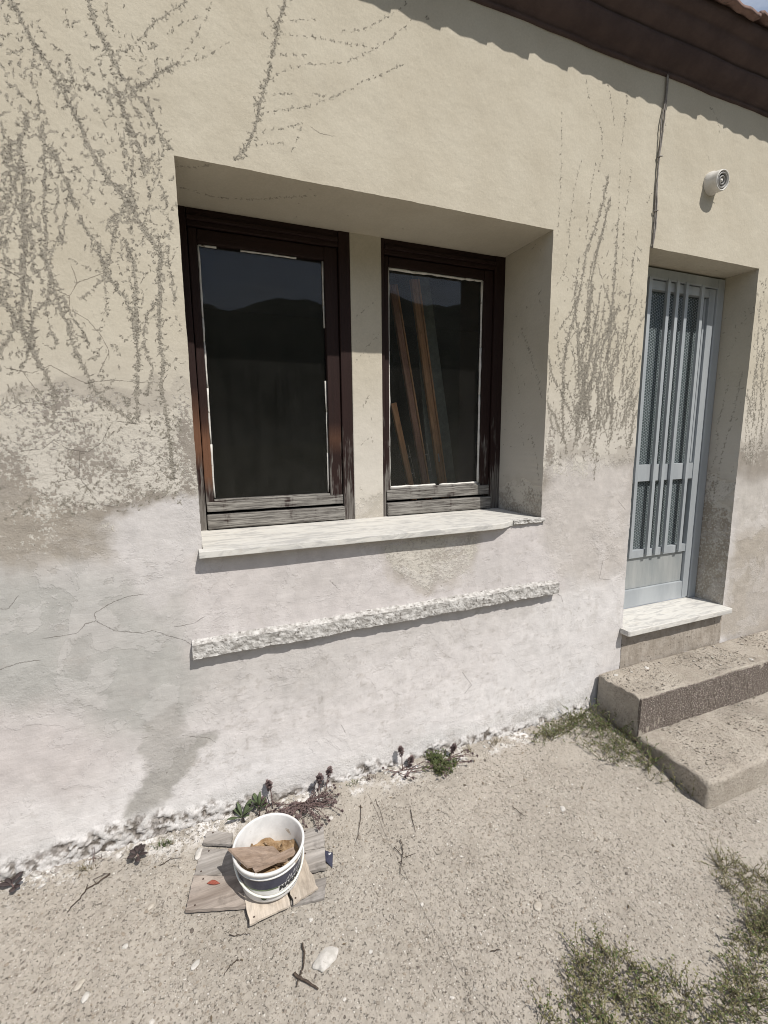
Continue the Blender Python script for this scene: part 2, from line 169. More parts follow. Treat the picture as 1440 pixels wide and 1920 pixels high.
def raster(xs, zs, M, segs):
    """soft strokes (x0,z0,x1,z1,width,amp) on a grid with coords xs, zs; M[len(zs), len(xs)]"""
    for x0, z0, x1, z1, wd, am in segs:
        pad = wd/2+.005
        a, b = np.searchsorted(xs, (min(x0, x1)-pad, max(x0, x1)+pad)); c, d = np.searchsorted(zs, (min(z0, z1)-pad, max(z0, z1)+pad))
        if b <= a or d <= c: continue
        X = xs[None, a:b]; Z = zs[c:d, None]; ex, ez = x1-x0, z1-z0
        t = np.clip(((X-x0)*ex+(Z-z0)*ez)/(ex*ex+ez*ez+1e-12), 0, 1)
        q = np.sqrt((X-x0-t*ex)**2+(Z-z0-t*ez)**2)
        np.maximum(M[c:d, a:b], am*np.clip(1-(q-wd/2+.002)/.005, 0, 1), out=M[c:d, a:b])
def ivy_segs(strokes, seed=3):
    R = random.Random(seed); out = []
    for kind, wmm, pts in strokes:
        pts = [Vector((a, b)) for a, b in pts]; path = []
        for a, b in zip(pts, pts[1:]):
            n = max(1, int((b-a).length/.005))
            path += [a.lerp(b, i/n) for i in range(n)]
        path.append(pts[-1]); wob = R.random()*50
        path = [p+Vector((mnoise.noise((p.x*30, p.y*30, wob)), mnoise.noise((p.x*30, p.y*30, wob+9))))*.006 for p in path]
        ph = 0; on = True
        for i in range(len(path)-1):
            a, b = path[i], path[i+1]; t = (b-a)
            if t.length < 1e-5: continue
            t = t.normalized(); nrm = Vector((-t.y, t.x)); wd = wmm/1000*(.75+.5*R.random())
            ph -= (b-a).length
            if ph <= 0:
                on = not on
                if kind == 2: ph = R.uniform(.02, .08) if on else R.uniform(.003, .012)
                elif kind == 1: ph = R.uniform(.012, .045) if on else R.uniform(.005, .016)
                else: ph = R.uniform(.006, .018) if on else R.uniform(.008, .018)
            if on: out.append((a.x, a.y, b.x, b.y, wd*(.78 if kind == 2 else .62), R.uniform(.55, 1)))
            pr = (.2, .6, .95)[kind]
            if R.random() < pr:
                s = R.choice((-1, 1)); L = R.uniform(.005, (.011, .016, .022)[kind])
                d = (t*R.uniform(-.9, .9)+nrm*s).normalized(); c = a+d*L*.5+Vector((R.uniform(-1, 1), R.uniform(-1, 1)))*.003; e = a+d*L
                out.append((a.x, a.y, c.x, c.y, .0042, R.uniform(.6, 1))); out.append((c.x, c.y, e.x, e.y, .0034, R.uniform(.5, .9)))
    return out
def clutter(n, box, seed, ang=1.57, spread=.6):
    R = random.Random(seed); out = []
    for i in range(n):
        x = R.uniform(box[0], box[1]); z = R.uniform(box[2], box[3]); L = R.uniform(.006, .03)
        if mnoise.noise((x*5, z*5, seed)) < -.12: continue
        a = R.gauss(ang, spread); k = R.randint(1, 3)
        for j in range(k):
            a2 = a+R.gauss(0, .7); e = (x+math.cos(a2)*L/k, z+math.sin(a2)*L/k)
            out.append((x, z, e[0], e[1], R.uniform(.0035, .007), R.uniform(.45, .95))); x, z = e
    return out
# ------------------------------------------------------------------ helpers: materials
class MT:
    def __init__(s, name):
        s.m = bpy.data.materials.new(name); s.m.use_nodes = True; s.t = s.m.node_tree
        s.b = s.t.nodes['Principled BSDF']; s.out = s.t.nodes['Material Output']
        s.pos = s.n('ShaderNodeNewGeometry').outputs['Position']
    def n(s, t, **p):
        x = s.t.nodes.new(t)
        for k, v in p.items(): setattr(x, k, v)
        return x
    def set(s, sock, v):
        if hasattr(v, 'is_output') or isinstance(v, bpy.types.NodeSocket): s.t.links.new(v, sock)
        elif isinstance(v, (tuple, list)) and len(v) == 3 and sock.type == 'RGBA': sock.default_value = (*v, 1)
        else: sock.default_value = v
    def attr(s, n): return s.n('ShaderNodeAttribute', attribute_name=n)
    def noise(s, sc, det=4, rough=.55, vec=None, dist=0):
        x = s.n('ShaderNodeTexNoise'); s.set(x.inputs['Vector'], vec or s.pos); x.inputs['Scale'].default_value = sc
        x.inputs['Detail'].default_value = det; x.inputs['Roughness'].default_value = rough; x.inputs['Distortion'].default_value = dist
        return x.outputs['Fac']
    def vor(s, sc, feat='F1', vec=None, out='Distance', rnd=1):
        x = s.n('ShaderNodeTexVoronoi', feature=feat); s.set(x.inputs['Vector'], vec or s.pos); x.inputs['Scale'].default_value = sc
        x.inputs['Randomness'].default_value = rnd
        return x.outputs[out]
    def math(s, op, a, b=0., c=0., clamp=False):
        x = s.n('ShaderNodeMath', operation=op, use_clamp=clamp); s.set(x.inputs[0], a); s.set(x.inputs[1], b); s.set(x.inputs[2], c); return x.outputs[0]
    def ss(s, v, a, b):
        x = s.n('ShaderNodeMapRange', interpolation_type='SMOOTHSTEP'); s.set(x.inputs[0], v); s.set(x.inputs[1], a); s.set(x.inputs[2], b); return x.outputs[0]
    def mr(s, v, a, b, c, d):
        x = s.n('ShaderNodeMapRange'); s.set(x.inputs[0], v); x.inputs[1].default_value = a; x.inputs[2].default_value = b; x.inputs[3].default_value = c; x.inputs[4].default_value = d; return x.outputs[0]
    def mix(s, f, a, b, blend='MIX'):
        x = s.n('ShaderNodeMix', data_type='RGBA', blend_type=blend); s.set(x.inputs[0], f); s.set(x.inputs[6], a); s.set(x.inputs[7], b); return x.outputs[2]
    def mul(s, col, fac):
        x = s.n('ShaderNodeVectorMath', operation='SCALE'); s.set(x.inputs[0], col); s.set(x.inputs[3], fac); return x.outputs[0]
    def mapv(s, scale=(1, 1, 1), rot=(0, 0, 0), vec=None, loc=(0, 0, 0)):
        x = s.n('ShaderNodeMapping'); s.set(x.inputs[0], vec or s.pos); x.inputs['Scale'].default_value = scale; x.inputs['Rotation'].default_value = rot; x.inputs['Location'].default_value = loc; return x.outputs[0]
    def objc(s): return s.n('ShaderNodeTexCoord').outputs['Object']
    def rand(s): return s.n('ShaderNodeObjectInfo').outputs['Random']
    def xyz(s, v=None):
        x = s.n('ShaderNodeSeparateXYZ'); s.set(x.inputs[0], v or s.pos); return x.outputs
    def done(s, col, rough=.9, height=None, hd=.002, spec=.3, **kw):
        s.set(s.b.inputs['Base Color'], col); s.set(s.b.inputs['Roughness'], rough); s.b.inputs['Specular IOR Level'].default_value = spec
        if height is not None:
            b = s.n('ShaderNodeBump'); b.inputs['Strength'].default_value = 1; b.inputs['Distance'].default_value = hd; s.set(b.inputs['Height'], height)
            s.t.links.new(b.outputs[0], s.b.inputs['Normal'])
        for k, v in kw.items(): s.set(s.b.inputs[k], v)
        return s.m
def mat_wall():
    m = MT('weathered_plaster'); A = m.attr('msk'); sp_ = m.n('ShaderNodeSeparateColor'); m.set(sp_.inputs[0], A.outputs['Color'])
    paint, ivy, rough = sp_.outputs[0], sp_.outputs[1], sp_.outputs[2]; crw = A.outputs['Alpha']
    base = m.attr('col').outputs['Color']; sd = m.attr('sd').outputs['Fac']
    nf = m.noise(78, 5, .6); nm = m.noise(16, 4, .55); nl = m.noise(4, 3); ng = m.noise(260, 3, .6)
    base = m.mul(base, m.mr(nm, .25, .75, .88, 1.12)); base = m.mul(base, m.mr(ng, .2, .8, .9, 1.1))
    blot = m.ss(m.noise(8, 7, .68, dist=.5), .48, .66)
    base = m.mix(m.math('MULTIPLY', blot, m.math('MULTIPLY_ADD', rough, .4, .06)), base, (.40, .375, .345))
    cream = m.mix(m.ss(nl, .3, .7), (.465, .42, .335), (.505, .462, .375))
    cream = m.mul(cream, m.mr(m.noise(120, 4, .6), .2, .8, .92, 1.08)); cream = m.mix(m.math('MULTIPLY', m.ss(m.xyz()[2], 1.95, 1.3), .75), cream, (.55, .52, .475))
    nfx = m.math('MULTIPLY_ADD', m.math('SUBTRACT', nf, .5), 1.8, m.math('MULTIPLY', m.math('SUBTRACT', nm, .5), .8))
    pk = m.math('ADD', paint, nfx); pm = m.ss(pk, .47, .53)
    pm2 = m.ss(pk, .40, .47)   # thin paler rim round each flake
    col = m.mix(m.math('SUBTRACT', pm2, pm, clamp=True), base, (.55, .52, .46)); cream = m.mix(m.math('MULTIPLY', m.math('MULTIPLY', m.ss(paint, 1.42, .55), m.ss(rough, .42, .18)), .62), cream, m.mul(base, 1.12)); col = m.mix(pm, col, cream)
    iv = m.math('ADD', ivy, m.math('MULTIPLY', m.math('SUBTRACT', m.noise(130, 3, .6), .5), 1.1)); im = m.ss(iv, .40, .62)
    icol = m.mix(m.ss(m.noise(75, 4, .7), .45, .7), (.285, .262, .218), (.215, .195, .16))
    col = m.mix(m.math('MULTIPLY', im, .70), col, icol)
    dk = m.math('MULTIPLY', im, m.ss(m.noise(210, 2, .5), .60, .70)); col = m.mix(m.math('MULTIPLY', dk, .85), col, (.07, .06, .05))
    # thin newer skims of limewash with torn edges on the lower wall
    zz = m.xyz()[2]; lowm = m.ss(zz, 1.28, 1.05); n5 = m.noise(4.2, 9, .66, dist=.35); sk = m.math('MULTIPLY', m.ss(n5, .515, .535), lowm)
    sk2 = m.math('MULTIPLY', m.ss(m.noise(9, 9, .7, vec=m.mapv((1, 1, 1.7), loc=(3, 1, 7))), .60, .615), lowm); skim = m.math('SUBTRACT', sk, m.math('MULTIPLY', sk2, .9), clamp=True)
    col = m.mix(m.math('MULTIPLY', skim, .20), col, (.63, .60, .585)); col = m.mix(m.math('MULTIPLY', sk2, .22), col, (.38, .345, .315))
    # pits and hairline cracks
    sdn = m.math('ADD', sd, m.math('MULTIPLY', m.math('SUBTRACT', m.noise(110, 4, .7), .5), .010))
    wid = m.math('MULTIPLY', m.math('SUBTRACT', m.noise(30, 3), .22), .0034)
    ck = m.math('MULTIPLY', m.math('LESS_THAN', m.math('ABSOLUTE', sdn), wid), m.ss(crw, .35, .6))
    col = m.mix(m.math('MULTIPLY', ck, .55), col, (.11, .092, .075))
    pit = m.math('MULTIPLY', m.ss(m.noise(95, 3, .5), .70, .76), rough); col = m.mix(m.math('MULTIPLY', pit, .75), col, (.12, .105, .09))
    h = m.math('ADD', m.math('MULTIPLY', pm, .55), m.math('MULTIPLY', skim, .26)); trow = m.noise(26, 4, .6, vec=m.mapv((.35, 1, 1.5), rot=(0, .5, 0))); h = m.math('ADD', h, m.math('MULTIPLY', trow, m.math('MULTIPLY_ADD', lowm, .45, .22))); h = m.math('SUBTRACT', h, m.math('MULTIPLY', im, .16)); h = m.math('SUBTRACT', h, m.math('MULTIPLY', ck, 1.0))
    h = m.math('ADD', h, m.math('MULTIPLY', m.noise(38, 5, .6), .75)); h = m.math('ADD', h, m.math('MULTIPLY', ng, .16))
    h = m.math('ADD', h, m.math('MULTIPLY', m.math('MULTIPLY', m.noise(85, 5, .7), rough), 2.6)); h = m.math('SUBTRACT', h, m.math('MULTIPLY', pit, 1.2))
    return m.done(col, .93, h, .0021, .2)
def mat_ground():
    m = MT('exposed_aggregate_concrete'); wrp = m.n('ShaderNodeVectorMath', operation='ADD')
    p = m.pos; xyz = m.xyz()
    nz = m.n('ShaderNodeTexNoise'); m.set(nz.inputs['Vector'], p); nz.inputs['Scale'].default_value = 70
    sc = m.n('ShaderNodeVectorMath', operation='SCALE'); m.set(sc.inputs[0], nz.outputs['Color']); sc.inputs[3].default_value = .006
    m.set(wrp.inputs[0], p); m.set(wrp.inputs[1], sc.outputs[0]); q = wrp.outputs[0]
    d1 = m.vor(98, 'F1', q); c1 = m.vor(98, 'F1', q, 'Color'); d2 = m.vor(185, 'F1', q); c2 = m.vor(185, 'F1', q, 'Color'); d3 = m.vor(55, 'F1', q); c3 = m.vor(55, 'F1', q, 'Color')
    s1 = m.n('ShaderNodeSeparateColor'); m.set(s1.inputs[0], c1); s2 = m.n('ShaderNodeSeparateColor'); m.set(s2.inputs[0], c2); s3 = m.n('ShaderNodeSeparateColor'); m.set(s3.inputs[0], c3)
    col = m.mix(m.ss(m.noise(5, 5, .6), .3, .7), (.285, .257, .219), (.332, .302, .261)); col = m.mul(col, m.mr(m.noise(40, 4, .7), .2, .8, .78, 1.2))
    def stones(col, d, sc, lo, hi, r0, r1):
        mk = m.math('MULTIPLY', m.ss(d, r1, r0), m.math('GREATER_THAN', sc.outputs[0], lo))
        pal = m.n('ShaderNodeValToRGB'); cr = pal.color_ramp; cr.interpolation = 'CONSTANT'
        cols = [(0, (.28, .25, .21)), (.28, (.34, .31, .27)), (.50, (.225, .198, .165)), (.64, (.40, .37, .325)), (.80, (.25, .215, .18)), (.93, (.50, .47, .42))]
        while len(cr.elements) < len(cols): cr.elements.new(.5)
        for e, (ps, c) in zip(cr.elements, cols): e.position = ps; e.color = (*c, 1)
        m.set(pal.inputs[0], sc.outputs[1]); return m.mix(mk, col, pal.outputs[0]), mk
    col, k2 = stones(col, d2, s2, .45, 1, .14, .48)
    col, k1 = stones(col, d1, s1, .55, 1, .16, .48)
    col, k3 = stones(col, d3, s3, .88, 1, .14, .42)
    pit = m.ss(m.noise(105, 4, .65), .60, .66); col = m.mix(m.math('MULTIPLY', pit, .45), col, (.10, .086, .07))
    dust = m.ss(m.noise(2.6, 4, .6), .48, .68); col = m.mix(m.math('MULTIPLY', dust, .45), col, (.335, .303, .26))
    a = m.attr('msk'); sp_ = m.n('ShaderNodeSeparateColor'); m.set(sp_.inputs[0], a.outputs['Color']); sd = m.attr('sd').outputs['Fac']
    sdn = m.math('ADD', sd, m.math('MULTIPLY', m.math('SUBTRACT', m.noise(90, 4, .7), .5), .012))
    ck = m.math('MULTIPLY', m.math('LESS_THAN', m.math('ABSOLUTE', sdn), .0011), m.ss(a.outputs['Alpha'], .35, .6)); col = m.mix(m.math('MULTIPLY', ck, .45), col, (.10, .088, .075))
    wh = m.math('MULTIPLY', sp_.outputs[0], m.ss(m.noise(45, 5, .7), .42, .58)); col = m.mix(wh, col, (.60, .58, .56))
    # grass field beyond the yard
    far = m.ss(m.math('ADD', m.math('MULTIPLY', xyz[1], -1.), m.math('MULTIPLY', m.noise(.8, 4), 2.)), 4.6, 5.6)
    gr = m.mix(m.ss(m.noise(1.5, 6, .7), .35, .65), (.05, .058, .025), (.095, .088, .045)); col = m.mix(far, col, gr)
    h = m.math('ADD', m.math('MULTIPLY', k2, .5), m.math('MULTIPLY', k1, .9)); h = m.math('ADD', h, m.math('MULTIPLY', k3, 1.4)); h = m.math('SUBTRACT', h, m.math('MULTIPLY', pit, 1.6))
    h = m.math('MULTIPLY', h, m.mr(dust, 0, 1, 1, .45)); h = m.math('ADD', h, m.math('MULTIPLY', m.noise(60, 5, .65), 1.)); h = m.math('SUBTRACT', h, m.math('MULTIPLY', ck, 2.))
    return m.done(m.mul(col, 1.05), .95, h, .0026, .2)
def mat_step():
    m = MT('step_concrete'); col = m.mix(m.ss(m.noise(6, 5, .65), .3, .7), (.36, .318, .265), (.45, .405, .345))
    d = m.vor(150, 'F1'); c = m.vor(150, 'F1', out='Color'); s = m.n('ShaderNodeSeparateColor'); m.set(s.inputs[0], c)
    mk = m.math('MULTIPLY', m.ss(d, .45, .28), m.math('GREATER_THAN', s.outputs[0], .5))
    stn = m.ss(m.noise(3.2, 6, .65), .5, .66); col = m.mix(m.math('MULTIPLY', stn, .45), col, (.20, .172, .14)); col = m.mix(m.math('MULTIPLY', mk, .7), col, m.mix(s.outputs[1], (.20, .17, .14), (.46, .42, .36))); col = m.mul(col, m.mr(m.noise(70, 4, .7), .2, .8, .75, 1.2))
    pit = m.ss(m.noise(230, 3, .6), .64, .70); col = m.mix(m.math('MULTIPLY', pit, .35), col, (.12, .10, .08))
    h = m.math('SUBTRACT', m.math('MULTIPLY', mk, 1.), m.math('MULTIPLY', pit, .5)); h = m.math('ADD', h, m.math('MULTIPLY', m.noise(60, 6, .75), 2.2))
    return m.done(col, .95, h, .0032, .2)
def mat_riser():
    m = MT('washed_aggregate'); d = m.vor(130, 'F1'); c = m.vor(130, 'F1', out='Color'); s = m.n('ShaderNodeSeparateColor'); m.set(s.inputs[0], c)
    stone = m.mix(m.ss(s.outputs[1], .55, .95), (.235, .20, .172), (.45, .40, .35)); col = m.mix(m.ss(d, .35, .6), stone, (.135, .112, .096))
    return m.done(col, .9, m.math('MULTIPLY', m.ss(d, .55, .1), 1.), .006, .25)
def mat_noise(name, a, b, sc=20, rough=.85, hs=60, hd=.001, spec=.3, stretch=(1, 1, 1), metal=0., spot=None, obj=False):
    m = MT(name); v = m.mapv(stretch, vec=m.objc() if obj else None)
    col = m.mix(m.ss(m.noise(sc, 5, .62, vec=v), .32, .68), a, b)
    if spot: col = m.mix(m.ss(m.noise(spot[1], 4, .6), spot[2], spot[2]+.05), col, spot[0])
    return m.done(col, rough, m.noise(hs, 5, .65, vec=v), hd, spec, Metallic=metal)
def mat_varnish():
    m = MT('peeling_brown_varnish'); o = m.attr('grain').outputs['Vector']; z = m.xyz()[2]
    vz = m.mapv((1, 1, .045)); vx = m.mapv((.045, 1, 1))
    is_h = m.attr('hor').outputs['Fac']
    def two(sc, d=5, r=.65): return m.math('ADD', m.math('MULTIPLY', m.noise(sc, d, r, vec=vz), m.math('SUBTRACT', 1, is_h)), m.math('MULTIPLY', m.noise(sc, d, r, vec=vx), is_h))
    g1 = two(170); g2 = two(60)
    var = m.mix(g2, (.013, .007, .006), (.030, .014, .012))
    gry = m.mix(m.ss(g1, .3, .7), (.055, .049, .044), (.31, .295, .27))
    wear = m.math('ADD', m.mr(z, 1.1, 2.0, .70, .14), m.math('MULTIPLY', m.math('SUBTRACT', m.noise(14, 4, .65, vec=m.mapv((1, 1, .25))), .5), .9)); wear = m.math('SUBTRACT', wear, m.math('MULTIPLY', m.math('SUBTRACT', 1, is_h), .10)); gry = m.mix(m.math('MULTIPLY', m.math('SUBTRACT', 1, is_h), .5), gry, (.075, .062, .054))
    wk = m.ss(m.math('ADD', wear, m.math('MULTIPLY', m.math('SUBTRACT', g1, .5), .5)), .42, .60)
    col = m.mix(wk, var, gry); new = m.attr('tone').outputs['Fac']
    col = m.mix(new, col, m.mix(g2, (.10, .046, .027), (.17, .085, .048)))
    return m.done(col, m.mr(wk, 0, 1, .6, .88), m.math('ADD', g1, m.math('MULTIPLY', wk, -.3)), .0028, .2)
def mat_wood(name, a, b, axis=0, sc=1.0, knots=.0):
    m = MT(name); st = [1, 1, 1]; st[axis] = .06; v = m.mapv(tuple(st), vec=m.objc()); rn = m.rand()
    add = m.n('ShaderNodeVectorMath', operation='ADD'); m.set(add.inputs[0], v); m.set(add.inputs[1], rn); v = add.outputs[0]
    g = m.noise(130*sc, 5, .65, vec=v, dist=.3); g2 = m.noise(32*sc, 4, .6, vec=v, dist=.6)
    col = m.mix(m.ss(g2, .3, .7), a, b); col = m.mul(col, m.mr(g, .25, .75, .66, 1.22)); col = m.mul(col, m.mr(rn, 0, 1, .88, 1.1))
    dirt = m.ss(m.noise(14, 5, .65, vec=m.objc()), .52, .7); col = m.mix(m.math('MULTIPLY', dirt, .5), col, tuple(c*.5 for c in a))
    return m.done(col, .88, g, .0014, .25)
def mat_marble(name, yel=0.):
    m = MT(name); v = m.mapv((1.2, 5, 5)); n = m.noise(6, 6, .65, vec=v, dist=1.2)
    col = m.mix(m.ss(n, .45, .62), (.60, .585, .545), (.44, .43, .41)); col = m.mix(m.math('MULTIPLY', m.ss(m.noise(9, 5, .6, vec=m.mapv((.5, 3, 3)), dist=.8), .55, .7), .55), col, (.36, .35, .335))
    col = m.mix(m.math('MULTIPLY', m.ss(m.noise(30, 5, .7), .5, .75), .25), col, (.50, .43, .34))
    return m.done(col, .62, m.noise(60, 4), .0006, .3)
def mat_leaf(name, a, b, sc=300, rough=.6, trans=.25):
    m = MT(name); col = m.mix(m.ss(m.noise(sc, 2), .3, .7), a, b); col = m.mix(m.ss(m.noise(9, 2), .35, .65), col, tuple(.5*(x+y)*.8 for x, y in zip(a, b)))
    m.done(col, rough, None, spec=.35)
    tr = m.n('ShaderNodeBsdfTranslucent'); m.set(tr.inputs[0], col); mx = m.n('ShaderNodeMixShader'); mx.inputs[0].default_value = trans
    m.t.links.new(m.b.outputs[0], mx.inputs[1]); m.t.links.new(tr.outputs[0], mx.inputs[2]); m.t.links.new(mx.outputs[0], m.out.inputs[0]); return m.m
def mat_glass(name, tint=(1, 1, 1), rough=0., dust=.022):
    m = MT(name); fr = m.n('ShaderNodeFresnel'); fr.inputs[0].default_value = 1.32
    tr = m.n('ShaderNodeBsdfTransparent'); m.set(tr.inputs[0], tint); gl = m.n('ShaderNodeBsdfGlossy'); gl.inputs['Roughness'].default_value = rough
    mx = m.n('ShaderNodeMixShader'); L = m.t.links.new; L(fr.outputs[0], mx.inputs[0]); L(tr.outputs[0], mx.inputs[1]); L(gl.outputs[0], mx.inputs[2])
    df = m.n('ShaderNodeBsdfDiffuse'); m.set(df.inputs[0], (.5, .48, .44)); sp_ = m.ss(m.noise(130, 2), .80, .82)
    str_ = m.noise(30, 5, .7, vec=m.mapv((1, 1, .08))); film = m.math('ADD', m.math('MULTIPLY', m.math('MULTIPLY', m.noise(6, 5, .7), str_), dust*2), m.math('MULTIPLY', sp_, .5)); film = m.math('ADD', film, m.math('MULTIPLY', m.mr(m.xyz()[2], 1.24, 1.62, .028, 0.), m.noise(18, 5, .7)))  # dust film, plus a paler pane foot painted in for the ground's reflection
    m2 = m.n('ShaderNodeMixShader'); m.set(m2.inputs[0], film); L(mx.outputs[0], m2.inputs[1]); L(df.outputs[0], m2.inputs[2]); L(m2.outputs[0], m.out.inputs[0]); return m.m
mq = MT('dead_rootlets'); tq = mq.attr('tone').outputs['Fac']; cq = mq.mix(mq.ss(tq, .15, .95), (.36, .332, .28), (.185, .165, .135)); mq.done(mq.mul(cq, mq.mr(mq.noise(12, 4, .6), .3, .7, .8, 1.2)), .95, None, spec=.1)
M = dict(rootlet=mq.m, wall=mat_wall(), ground=mat_ground(), step=mat_step(), riser=mat_riser(), varnish=mat_varnish(),
    marble=mat_marble('veined_marble'), glass=mat_glass('window_glass'),
    putty=mat_noise('white_putty', (.55, .53, .49), (.68, .66, .62), 60, .85, 200, .0008, spot=((.16, .13, .10), 35, .66)),
    alu=mat_noise('grey_anodised_aluminium', (.34, .365, .385), (.42, .445, .46), 9, .45, 180, .0002, .5, (1, 1, .15), .15),
    alud=mat_noise('streaked_door_panel', (.30, .322, .325), (.41, .42, .41), 5, .5, 150, .0003, .5, (2.5, 1, .35), .25),
    cornice=mat_noise('brown_painted_cornice', (.060, .042, .041), (.085, .060, .057), 6, .85, 70, .002, .2, spot=((.30, .25, .23), 16, .74)),
    tile=mat_noise('clay_roof_tile', (.135, .085, .072), (.215, .14, .12), 14, .9, 90, .002, spot=((.12, .10, .09), 30, .6)),
    ledge=mat_noise('flaking_limewash', (.30, .285, .265), (.58, .565, .54), 48, .93, 75, .006, spot=((.17, .155, .14), 60, .60)),
    render=mat_noise('rough_cement_render', (.27, .235, .195), (.37, .33, .285), 14, .95, 60, .004, spot=((.13, .11, .09), 55, .62)),
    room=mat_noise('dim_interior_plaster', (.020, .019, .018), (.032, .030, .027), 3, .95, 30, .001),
    white=mat_noise('white_lamp_plastic', (.55, .53, .49), (.66, .64, .60), 25, .5, 80, .0004, .4),
    cable=mat_noise('grey_cable', (.17, .15, .135), (.26, .24, .22), 40, .7, 80, .0004),
    wire=mat_noise('cast_in_wire', (.34, .39, .41), (.42, .46, .48), 40, .45, 100, .0001, .5, metal=.3))
# ------------------------------------------------------------------ ground level
def gz(x, y):
    t = -np.asarray(y, float); s = .2
    return np.where(t < 1, -s*t, np.where(t < 2, -s*t+s*(np.maximum(t, 1)-1)**2/2, -.3))
def gzf(x, y): return float(gz(x, y))
WX0, WX1, WZ0, WZ1 = 0.0, 1.54, 1.085, 2.395        # window recess
DX0, DX1, DZ0, DZ1 = 2.137, 2.990, 0.195, 2.402     # door recess
WD, DD = 0.352, 0.19
def axis(parts, snaps):
    a = np.concatenate([np.arange(s, e, d) for s, e, d in parts])
    a = np.array([v for v in a if min(abs(v-k) for k in snaps) > .0026]+list(snaps)); return np.unique(np.round(a, 5))
# ------------------------------------------------------------------ house
house = thing('house', 'old single storey cream rendered house with peeling plaster, recessed twin window and brown tiled eaves', 'house')
xs = axis([(-4, -.86, .14), (-.86, 3.15, .005), (3.15, 3.7, .011), (3.7, 6.01, .14)], [WX0, WX1, DX0, DX1])
zs = axis([(-.45, -.06, .05), (-.06, 3.17, .005), (3.17, 3.4, .05)], [WZ0, WZ1, DZ0, DZ1])
X, Z = np.meshgrid(xs, zs)
segs = ivy_segs(IVY)
def fan(n, seed, bx, bz, spread, ln, bias=0.):
    R = random.Random(seed); out = []
    for i in range(n):
        x, z = R.uniform(*bx), R.uniform(*bz); a = R.gauss(1.5708+bias, spread); L_ = R.uniform(*ln); pts = [(x, z)]
        while L_ > 0:
            s = .05; a += R.gauss(0, .16)+(1.5708+bias-a)*.15; x += math.cos(a)*s; z += math.sin(a)*s; L_ -= s; pts.append((x, z))
        out.append((R.choice((0, 1, 1, 2)), R.uniform(5, 11), pts))
    return out
segs += ivy_segs(fan(32, 4, (1.60, 2.10), (1.38, 1.62), .16, (.2, .75), -.05), 44)+ivy_segs(fan(14, 12, (1.62, 2.08), (1.5, 1.8), .13, (.4, .85), -.06), 49)+ivy_segs(fan(16, 6, (1.60, 2.1), (1.42, 1.55), .4, (.1, .3)), 45)+ivy_segs(fan(11, 5, (-.58, -.03), (1.55, 2.0), .22, (.2, .7), .12), 46)+ivy_segs(fan(5, 9, (-.5, -.05), (2.2, 2.5), .5, (.1, .3), .3), 47)+ivy_segs(fan(9, 8, (3.02, 3.2), (1.3, 1.6), .15, (.3, .8)), 48)
segs += clutter(1150, (-.62, -.02, 1.5, 2.7), 5)+clutter(420, (-.60, -.05, 1.25, 1.65), 6)+clutter(620, (1.56, 2.13, 1.35, 2.2), 8)+clutter(60, (1.6, 2.1, 2.2, 2.5), 9)+clutter(260, (3.0, 3.3, 1.3, 2.35), 10)+clutter(60, (-.45, .0, 2.1, 2.7), 15)
IV = np.zeros_like(X); raster(xs, zs, IV, segs)
def pol(n, soft=.05, nz=.06, sc=6., seed=1):
    return sst(soft, -soft, polysd(X, Z, POLY[n])+(fbm(X, Z, sc, seed, 6, .6)-.5)*2.4*nz)
cold = lambda c: np.array(c, np.float32)
def lay(c, m, o=1.): 
    global colr; colr = colr*(1-(m*o)[..., None])+cold(c)*(m*o)[..., None]
n1 = fbm(X, Z, 3, 11); n2 = fbm(X, Z, 9, 12); n3 = fbm(X, Z, 30, 13)
colr = np.ones(X.shape+(3,), np.float32)*cold((.285, .255, .22))
low = sst(1.30, 1.02, Z+(n1-.5)*.35)
lay((.50, .475, .455), low)
lay((.40, .392, .37), pol('gray', .10, .10, 4, 21))
lay((.325, .29, .245), pol('bare', .05, .06, 7, 22), .9)
lay((.535, .51, .495), pol('lilac', .025, .05, 9, 23))
lay((.54, .505, .49), pol('under', .05, .05, 6, 24))
lay((.49, .455, .425), pol('rlow', .05, .05, 7, 25)); lay((.46, .43, .395), pol('rfar', .05, .05, 6, 26))
white = sst(.62, .30, Z+(n1-.5)*.5-.12*sst(.3, 1.4, X)+.25*sst(.1, -.5, X))
lay((.60, .570, .556), white)
lay((.615, .592, .58), pol('rwhite', .10, .09, 5, 27))
lay((.66, .64, .63), sst(.34, .10, Z+(n1-.5)*.3), .75)
lay((.535, .495, .48), pol('pink', .08, .07, 5, 28), .9)
lay((.34, .325, .30), pol('damp', .02, .06, 8, 29), .9)
lay((.36, .32, .27), pol('rfar2', .06, .08, 7, 30), .85)
lay((.40, .36, .315), pol('flake2', .03, .05, 9, 31), .9)
stain = sst(.58, .72, fbm(X, Z, 2.4, 33))*sst(1.1, .9, Z); lay((.43, .405, .385), stain, .35)
drip = sst(.60, .72, fbm(X*5, Z*.5, 3, 34))*sst(.70, .60, Z)*sst(.1, .5, Z); lay((.45, .43, .41), drip, .3)
lay((.58, .565, .55), sst(.05, .0, Z-.085-.04*(n2-.5)), .75)
grain = fbm(X, Z, 26, 35, 5, .65); dz = sst(.50, .62, fbm(X, Z, 2.6, 37, 4)); lay((.40, .37, .34), sst(.57, .68, grain)*sst(1.25, 1.1, Z)*(.15+.85*dz), .24); lay((.30, .27, .24), sst(.68, .76, fbm(X, Z, 60, 36, 3, .6))*sst(1.25, 1.1, Z)*(.1+.9*dz), .4)
